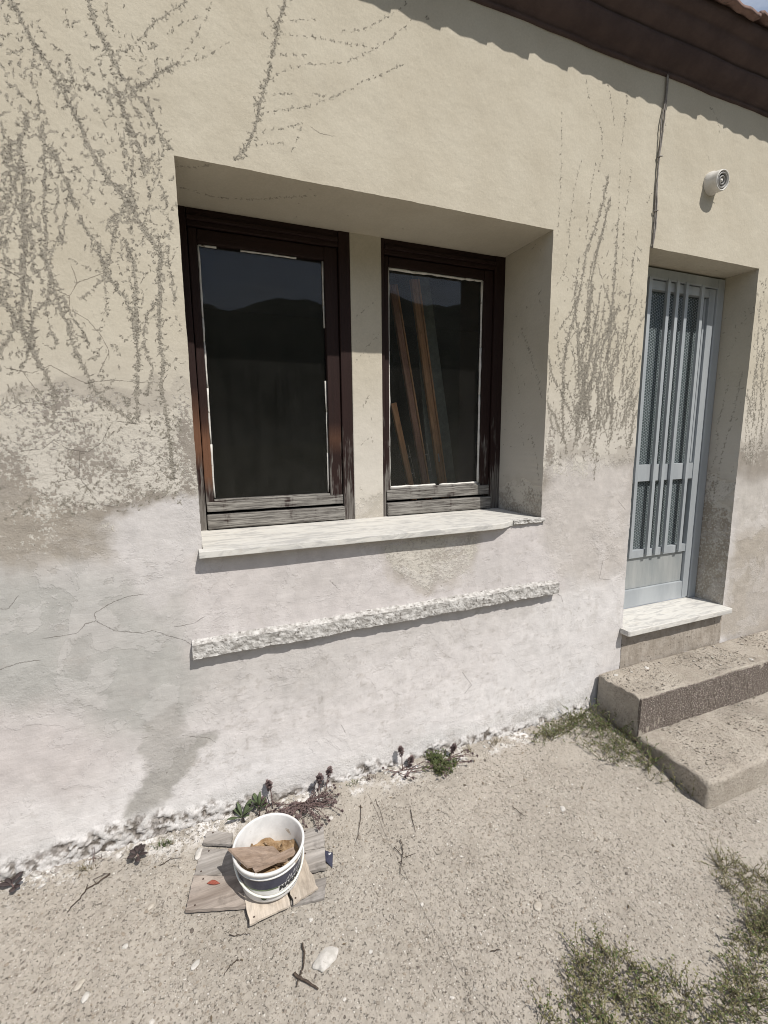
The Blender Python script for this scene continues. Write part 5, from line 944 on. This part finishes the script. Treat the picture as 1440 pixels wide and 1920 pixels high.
# ------------------------------------------------------------------ lamp holder, cables
lamp = thing('wall_lamp', 'round white wall fitting with ringed face above the door', 'lamp', (2.532, 0, 2.752), (math.radians(8), 0, 0))
mb = MB(); mb.lathe([(0, .004), (.058, .002), (.058, -.010), (.052, -.016), (.055, -.050), (.053, -.056), (.048, -.057), (.046, -.050), (.041, -.047)], 40)
def turn(me):   # lathe axis z -> the wall's normal
    me.transform(Matrix.Rotation(math.radians(-90), 4, 'X')); return me
def lathe_y(name, prof, mat, parent, n=40):
    mb = MB(); mb.lathe(prof, n); me = mb.mesh(name, True); me.transform(Matrix.Rotation(math.radians(90), 4, 'X'))
    bm = bmesh.new(); bm.from_mesh(me); bmesh.ops.recalc_face_normals(bm, faces=bm.faces); bm.to_mesh(me); bm.free(); return obj(name, me, mat, parent)
lathe_y('lamp_body', [(0, -.02), (.052, -.02), (.054, .0), (.054, .012), (.049, .020), (.0475, .056), (.046, .062), (.0425, .063), (.040, .060), (.039, .050)], M['white'], lamp)
dkm = mat_noise('dark_socket', (.03, .028, .026), (.06, .056, .05), 30); mat_lr = mat_noise('grey_ring', (.24, .235, .225), (.33, .32, .305), 40, .5)
lathe_y('socket_well', [(.039, .050), (.034, .046), (0, .045)], dkm, lamp)
for k, (ra, rb_, hgt) in enumerate(((.036, .029, .061), (.021, .015, .060))):
    lathe_y('socket_ring', [(ra, .045), (ra, hgt-.002), (ra-.002, hgt), (rb_+.002, hgt), (rb_, hgt-.002), (rb_, .045)], mat_lr, lamp)
lathe_y('socket_contact', [(.008, .045), (.008, .056), (.0, .058)], M['white'], lamp)
mb = MB(); mb.tube([(.045, -.05, .0), (.058, -.052, .006), (.066, -.053, .004)], .0012, 5); obj('loose_wire', mb.mesh('loose_wire', True), mtw, lamp); mb = MB(); mb.tube([(-.01, -.004, -.125), (-.004, -.005, -.09), (.0, -.004, -.052)], .0022, 6); obj('loose_wire', mb.mesh('loose_wire', True), mtw, lamp)
cab = thing('cable', 'pair of thin grey cables clipped down the wall from eave to door corner', 'cable', (CABLE[0][0][0], 0, CABLE[0][0][1]))
for k, c in enumerate(CABLE):
    P_ = []; Rr = random.Random(30+k)
    for a, b in zip(c, c[1:]):
        for j in range(6): t = j/6; P_.append((a[0]+(b[0]-a[0])*t-cab.location.x+Rr.gauss(0, .0007), -.0065-.002*k, a[1]+(b[1]-a[1])*t-cab.location.z))
    P_.append((c[-1][0]-cab.location.x, -.006, c[-1][1]-cab.location.z)); mb = MB(); mb.tube(P_, .0036, 6); obj('strand', mb.mesh('strand', True), M['cable'], cab)
for z_ in (CABLE[0][3][1]+.01, CABLE[0][5][1]+.03):
    x_ = np.interp(z_, [q[1] for q in CABLE[0]][::-1], [q[0] for q in CABLE[0]][::-1]); mb = MB(); mb.tube([(-.012, -.004, -.004), (-.004, -.014, 0), (.006, -.013, .002), (.016, -.010, .006)], .003, 6)
    obj('cable_tie', mb.mesh('cable_tie', True), M['cable'], cab, (x_-cab.location.x, 0, z_-cab.location.z))
# ------------------------------------------------------------------ behind the right window
mbt = mat_wood('orange_pine', (.42, .21, .10), (.56, .31, .16), 2); mbd = mat_wood('brown_batten', (.24, .12, .08), (.36, .20, .135), 2)
BL = ['orange pine batten leaning at the left behind the right window', 'dark brown grooved batten leaning between two others behind the window', 'brown grooved batten with hinges leaning beside the grey sheet behind the window']
met = mat_noise('dull_steel', (.30, .29, .27), (.42, .40, .37), 60, .45, 100, .0003, .5, metal=.6)
for k, ((a, b), lab, wd) in enumerate(zip(BATTENS, BL, (.034, .048, .052))):
    A = Vector(a); B = Vector(b); d = B-A; A = A-d*((A.z-.41)/d.z); A.y = a[1]+.02; B = B+d*.02; B.y = b[1]-.02
    ax = (B-A); L_ = ax.length; t = thing('batten', lab, 'batten', A, ax.to_track_quat('Z', 'Y').to_euler(), 'battens leaning inside the right window'); 
    rot = ax.to_track_quat('Z', 'Y'); xl = rot @ Vector((1, 0, 0)); th = math.atan2((rot.inverted() @ Vector((0, 1, 0))).y, (rot.inverted() @ Vector((0, 1, 0))).x)
    def bx(name, x0, x1, y0, y1, z0, z1, mt):
        mb = MB(); mb.box(x0, x1, y0, y1, z0, z1); me = bevel_mesh(name, mb, .0015, 1, 6); me.transform(Matrix.Rotation(th-math.pi/2, 4, 'Z')); return obj(name, me, mt, t)
    bx('strip', -wd/2, wd/2*(.45 if k else 1), -.012, .012, 0, L_, mbt if k != 1 else mbd)
    if k: bx('rebate', wd/2*.45+.0005, wd/2*.62, -.004, .012, 0, L_, mbd); bx('edge_strip', wd/2*.63, wd/2, -.014, .012, 0, L_, mbt)
    if k < 2:
        z_ = .86; bx('rod', .030+.014*k, .034+.014*k, -.016, -.012, z_, z_+.20, met)
        bx('rod_bracket', wd/2, .036+.014*k, -.014, -.011, z_+.13, z_+.136, met); bx('rod_bracket', wd/2, .036+.014*k, -.014, -.011, z_+.03, z_+.036, met)
    else: bx('hinge_plate', -.012, -.002, -.0145, -.0122, .95, 1.0, met)
q = SHEETP; mb = MB(); y = q[0][1]
mgs = mat_noise('ribbed_plastic_sheet', (.10, .115, .10), (.15, .165, .145), 20, .6, 160, .001, .3)
slabq('plastic_sheet', [(q[0][0]-.06, y+.02, .42), (q[1][0]+.03, y+.02, .42), (q[2][0], y-.02, q[2][2]), (q[3][0], y-.02, q[3][2])], .003, mgs, 'grey green plastic sheet leaning behind the battens in the right window', 'plastic sheet', 2, 10, 24, .012)
# ------------------------------------------------------------------ weeds and wall plants
ml_o = mat_leaf('olive_weed_leaf', (.145, .145, .055), (.33, .32, .165), 60, .55, .22); ml_g = mat_leaf('green_weed_leaf', (.065, .10, .028), (.15, .19, .065), 30, .5, .25)
ml_d = mat_leaf('dark_purple_succulent_leaf', (.040, .030, .030), (.075, .055, .052), 60, .5, .05); ml_r = mat_leaf('grey_green_rosette_leaf', (.085, .12, .055), (.14, .175, .09), 60, .55, .2)
ms_b = mat_noise('dry_purple_brown_stem', (.11, .075, .07), (.21, .148, .135), 120, .85, 300, .0006, .2); ms_g = mat_noise('straw_green_stem', (.15, .13, .075), (.32, .275, .18), 80, .7, 200, .0004, .2)
ml_b = mat_leaf('withered_bract', (.12, .085, .083), (.25, .185, .178), 90, .8, .15)
def inpoly(x, y, P):
    ins = False
    for (x1, y1), (x2, y2) in zip(P, P[1:]+P[:1]):
        if (y1 > y) != (y2 > y) and x < (x2-x1)*(y-y1)/(y2-y1)+x1: ins = not ins
    return ins
def leafq(mb, p, d, L_, W_, up_v):
    s = d.cross(up_v)
    if s.length < 1e-4: s = Vector((1, 0, 0))
    s = s.normalized()*W_*.5; m = p+d*L_*.5+up_v*L_*.12; e = p+d*L_
    mb.add([p, m+s, e, m-s], [(0, 1, 2, 3)])
def clump(name, label, poly, n, hmin, hmax, leaf, lw, lpm, seed, mats, lean=(0, 0), edge_h=.5, group=None, cat='weeds', dens=None):
    R = random.Random(seed); xs_ = [q[0] for q in poly]; ys_ = [q[1] for q in poly]; cx, cy_ = sum(xs_)/len(xs_), sum(ys_)/len(ys_); cz = gzf(cx, cy_)
    t = thing(name, label, cat, (cx, cy_, cz), (0, 0, 0), group); st, lf, lf2 = MB(), MB(), MB(); k = 0; tries = 0
    while k < n and tries < n*30:
        tries += 1; x = R.uniform(min(xs_), max(xs_)); y = R.uniform(min(ys_), max(ys_))
        if not inpoly(x, y, poly): continue
        q = mnoise.noise((x*14, y*14, seed))
        if q < -.10 and R.random() < .75: continue
        k += 1; h = R.uniform(hmin, hmax)*(1+q*.5); a = R.uniform(0, 6.28); ln = R.uniform(.1, .9); d = Vector((math.cos(a)*ln+lean[0], math.sin(a)*ln+lean[1], R.uniform(.45, 1))).normalized()
        p = Vector((x-cx, y-cy_, gzf(x, y)-cz-.002)); pts = [p.copy()]; m = 5
        for j in range(m):
            d = (d+Vector((R.gauss(0, .22), R.gauss(0, .22), R.gauss(-.05, .15)))).normalized(); p = p+d*h/m; fl_ = gzf(p.x+cx, p.y+cy_)-cz+.002; p.z = max(p.z, fl_); pts.append(p.copy())
        st.tube(pts, [.0014*(1-.6*j/m) for j in range(m+1)], 3, False)
        for j in range(max(2, int(h*lpm))):
            tt = R.uniform(.15, 1)*m; i = min(m-1, int(tt)); b = pts[i].lerp(pts[i+1], tt-i); dd = (Vector((R.gauss(0, 1), R.gauss(0, 1), R.gauss(.35, .6)))).normalized(); u = Vector((R.gauss(0, .4), R.gauss(0, .4), 1)).normalized()
            leafq(lf if R.random() < .62 else lf2, b, dd, leaf*R.uniform(.6, 1.4), lw*R.uniform(.7, 1.3), u)
    obj('stems', st.mesh('stems', True), mats[2], t); obj('foliage', lf.mesh('foliage'), mats[0], t); obj('foliage', lf2.mesh('foliage'), mats[1], t); return t
GW = 'weeds growing through the concrete'
clump('weed_clump', 'large olive weed clump along the bottom edge right of centre', CLUMPS['A'], 400, .04, .11, .0080, .0056, 105, 1, (ml_o, ml_g, ms_g), group=GW)
clump('weed_clump', 'thin straggly weed clump at the right edge below the lower step', CLUMPS['B'], 270, .03, .09, .0060, .0038, 95, 2, (ml_o, ml_g, ms_g), (-.1, .1), group=GW)
clump('weed_clump', 'tall weed clump filling the bottom right corner', CLUMPS['C'], 380, .04, .12, .0080, .0054, 105, 3, (ml_o, ml_g, ms_g), group=GW)
clump('step_weeds', 'low sprawling weeds on the concrete left of the lower step', CLUMPS['D'], 120, .05, .13, .0085, .0055, 110, 4, (ml_g, ml_o, ms_g), (-.25, -.05))
clump('step_weeds', 'tall dark weeds pressed against the left faces of both steps', [(1.955, -.03), (1.955, -.38), (1.91, -.42), (1.84, -.25), (1.74, -.02)], 120, .06, .15, .009, .006, 95, 14, (ml_g, ml_g, ms_g), (-.1, -.05))
clump('wall_weeds', 'small green weeds along the wall base left of the steps', CLUMPS['E'], 150, .03, .085, .008, .005, 120, 5, (ml_g, ml_o, ms_g), (0, -.1))
clump('cushion_plant', 'compact bright green cushion plant at the wall base below the ledge', CLUMPS['F'], 200, .02, .055, .008, .006, 200, 6, (ml_g, ml_g, ms_g))
def fatleaf(mb, p, d, L_, W_, T_, up_v, n=8, m=6):
    s = d.cross(up_v).normalized(); u = s.cross(d).normalized(); b = len(mb.v)
    for i in range(n+1):
        t = i/n; w_ = math.sin(math.pi*(t*.94+.03))**.7; w_ *= .55+.75*t if t < .75 else 1.11; c = p+d*L_*t+u*(-.25*L_*t*t+.12*L_*t)
        for k in range(m):
            a = 2*math.pi*k/m; mb.v.append(tuple(c+s*math.cos(a)*W_*.5*w_+u*math.sin(a)*T_*.5*w_))
    for i in range(n):
        for k in range(m): mb.f.append((b+i*m+k, b+i*m+(k+1) % m, b+(i+1)*m+(k+1) % m, b+(i+1)*m+k))
    mb.f.append(tuple(b+k for k in reversed(range(m)))); mb.f.append(tuple(b+n*m+k for k in range(m)))
def rosette(name, label, pos, leaves, mat, seed, sizes, upr=(.1, .5), group=None, stem=.03, cat='plant'):
    R = random.Random(seed); t = thing(name, label, cat, pos, (0, 0, 0), group); mb = MB(); mb.tube([(0, 0, -.005), (.003, -.002, stem*.6), (0, -.004, stem)], [.003, .0028, .0022], 6); obj('stem', mb.mesh('stem', True), ms_b, t)
    for k in range(leaves):
        a = k*2.4+R.uniform(-.3, .3); e = R.uniform(*upr); d = Vector((math.cos(a), math.sin(a), e)).normalized(); mb = MB(); L_ = R.uniform(*sizes[:2]); fatleaf(mb, Vector((0, 0, stem*R.uniform(.5, 1)))+d*.006, d, L_, L_*R.uniform(*sizes[2:]), .003, Vector((0, 0, 1)))
        obj('leaf', mb.mesh('leaf', True), mat, t)
    return t
PP = PLANTS
rosette('succulent', 'dark purple succulent at the wall base by the left edge', PP['dark1'], 7, ml_d, 1, (.020, .036, .55, .75), (.1, .9))
rosette('succulent', 'dark purple round leaved succulent at the wall base left of the boards', (PP['dark2'][0], PP['dark2'][1]-.02, PP['dark2'][2]), 9, ml_d, 2, (.020, .040, .5, .75), (.05, .7))
rosette('rosette_plant', 'grey green upright leaves growing just behind the bucket', (PP['ros'][0], PP['ros'][1], PP['ros'][2]), 9, ml_r, 3, (.045, .065, .26, .34), (.5, 1.6), stem=.02)
rosette('rosette_plant', 'darker bunched leaves at the wall right behind the bucket rim', (PP['t3'][0]+.03, PP['t3'][1]-.03, PP['t3'][2]), 12, ml_r, 4, (.03, .05, .26, .36), (.6, 2.2), stem=.05)
def spike(t, p, h, seed, lean, head=.048, rad=.0155):
    R = random.Random(seed); pts = []; d = Vector((lean[0], lean[1], 1)).normalized()
    for j in range(7): pts.append(p+d*h*j/6+Vector((lean[0], lean[1], 0))*-.25*h*math.sin(j/6*math.pi)+Vector((R.gauss(0, .0008), R.gauss(0, .0008), 0)))
    mb = MB(); mb.tube(pts, [.0022]*6+[.0016], 5); obj('stem', mb.mesh('stem', True), ms_b, t); mb = MB()
    for k in range(170):
        u = R.random(); c = pts[-1]+d*(u-.7)*head; a = R.uniform(0, 6.28); o = Vector((math.cos(a), math.sin(a), R.uniform(.1, .9))).normalized(); rr_ = rad*(1-.55*abs(2*u-1))
        leafq(mb, c+o*rr_*.25, o, rr_*R.uniform(.7, 1.2), rr_*.55, Vector((0, 0, 1)))
    obj('seed_head', mb.mesh('seed_head'), ml_b, t)
def sprawl(name, label, pos, n, seed, length, leafy=14, dirs=None, spikes=(), leafsz=.010):
    R = random.Random(seed); t = thing(name, label, 'plant', pos); mb = MB(); lf = MB()
    for k in range(n):
        a = R.uniform(*(dirs or (-3.0, .0))); L_ = R.uniform(.4, 1)*length; p = Vector((R.gauss(0, .02), R.gauss(-.005, .008), .004)); d = Vector((math.cos(a), math.sin(a)*.8, R.uniform(.0, .35))).normalized(); pts = [p.copy()]
        for j in range(8):
            d = (d+Vector((R.gauss(0, .16), R.gauss(0, .16), R.gauss(.0, .10)))).normalized(); p = p+d*L_/8; wy = min(p.y+pos[1], -.018); p.y = wy-pos[1]; p.z = max(p.z, gzf(p.x+pos[0], p.y+pos[1])-pos[2]+.004); pts.append(p.copy())
        mb.tube(pts, [.0020*(1-.5*j/8) for j in range(9)], 5)
        for j in range(leafy):
            tt = R.uniform(.1, 1)*8; i = min(7, int(tt)); b = pts[i].lerp(pts[i+1], tt-i); leafq(lf, b, Vector((R.gauss(0, 1), R.gauss(0, 1), R.gauss(.3, .6))).normalized(), leafsz*R.uniform(.5, 1.2), leafsz*.55*R.uniform(.6, 1.2), Vector((R.gauss(0, .3), R.gauss(0, .3), 1)).normalized())
        for j in range(26): leafq(lf, pts[-1], Vector((R.gauss(0, 1), R.gauss(0, 1), R.gauss(.2, .8))).normalized(), leafsz*R.uniform(.5, .9), leafsz*.5, Vector((0, 0, 1)))
    obj('runners', mb.mesh('runners', True), ms_b, t); obj('leaves', lf.mesh('leaves'), ml_b, t)
    for k, (dx, dy, h, ln) in enumerate(spikes): spike(t, Vector((dx, dy, .004)), h, seed*10+k, ln)
    return t
q = PP['mat']; sprawl('stonecrop', 'matted purple brown stonecrop spreading right behind the bucket', (q[0]-.05, q[1]+.045, q[2]+.004), 44, 21, .17, 24, (-3.3, .15), ((.075, -.022, .115, (.06, .03)), (.105, -.015, .13, (.18, .03))))
q = PP['spk1']; sprawl('stonecrop', 'single purple brown flower stalk leaning on the wall behind the bucket', (q[0]+.03, -.03, gzf(0, -.03)), 4, 22, .08, 8, (-3.2, -2.2), ((-.03, -.002, .115, (-.10, .03)), (-.055, -.004, .05, (-.25, .0))))
q = PP['spk3']; sprawl('stonecrop', 'purple brown stalk and runners left of the green cushion plant', (q[0]+.03, -.035, gzf(0, -.035)), 9, 23, .11, 12, (-3.0, .1), ((-.02, .0, .105, (-.08, .02)), (.015, -.004, .045, (.2, .0))))
q = PP['sprawl']; sprawl('stonecrop', 'long purple brown runners reaching right of the green cushion plant', (q[0], -.04, gzf(0, -.04)), 8, 24, .20, 9, (-1.5, .15), ((.07, -.015, .06, (.3, .0)),))
q = PP['t3']; 
def tuft(label, pos, n, h, seed, mats_):
    R = random.Random(seed); t = thing('grass_tuft', label, 'grass tuft', pos, (0, 0, 0), 'grass tufts at the wall foot'); mb = MB()
    for k in range(n):
        a = R.uniform(0, 6.28); d = Vector((math.cos(a)*R.uniform(.1, .9), math.sin(a)*R.uniform(.1, .6)-.2, 1)).normalized(); L_ = h*R.uniform(.5, 1.2); p = Vector((R.gauss(0, .016), R.gauss(0, .006), 0)); m_ = p+d*L_*.55; e = p+d*L_+Vector((d.x, d.y, -.35))*L_*.35; s = Vector((-d.y, d.x, 0)).normalized()*.0011
        mb.add([p-s, p+s, m_+s*.8, e, m_-s*.8], [(0, 1, 2, 4), (4, 2, 3)])
    obj('blades', mb.mesh('blades'), mats_, t)
tuft('small green seedlings at the wall foot under the left part of the ledge', (.55, -.03, gzf(0, -.03)), 26, .03, 6, ml_g); tuft('low dry weed below the broken corner of the sill', (1.12, -.035, gzf(0, -.035)), 40, .035, 7, ms_g); tuft('sparse dry grass tuft in the crumbled wall foot at left', PP['t1'], 34, .045, 1, ms_g); tuft('little green grass tuft at the wall foot beside the boards', PP['t2'], 60, .035, 2, ml_g)
tuft('thin dry stalks against the wall above the left grass tuft', (-.43, -.022, gzf(0, -.022)), 12, .075, 3, ms_b); tuft('short dry tuft between the two stonecrop sprigs', (.62, -.03, gzf(0, -.03)), 30, .05, 4, ms_b); tuft('wispy brown tuft on the wall foot left of the step weeds', (1.28, -.035, gzf(0, -.035)), 26, .04, 5, ms_g)
q = BOARDS['F1']; mb = MB(); fatleaf(mb, Vector((0, 0, 0)), Vector((.8, -.5, .1)).normalized(), .024, .020, .0012, Vector((0, -.4, 1)), 10, 8)
lo = obj('green_leaf', mb.mesh('green_leaf', True), ml_g, None, (.098, -.432, gzf(0, -.432)+.034)); bpy.data.objects.remove(lo)
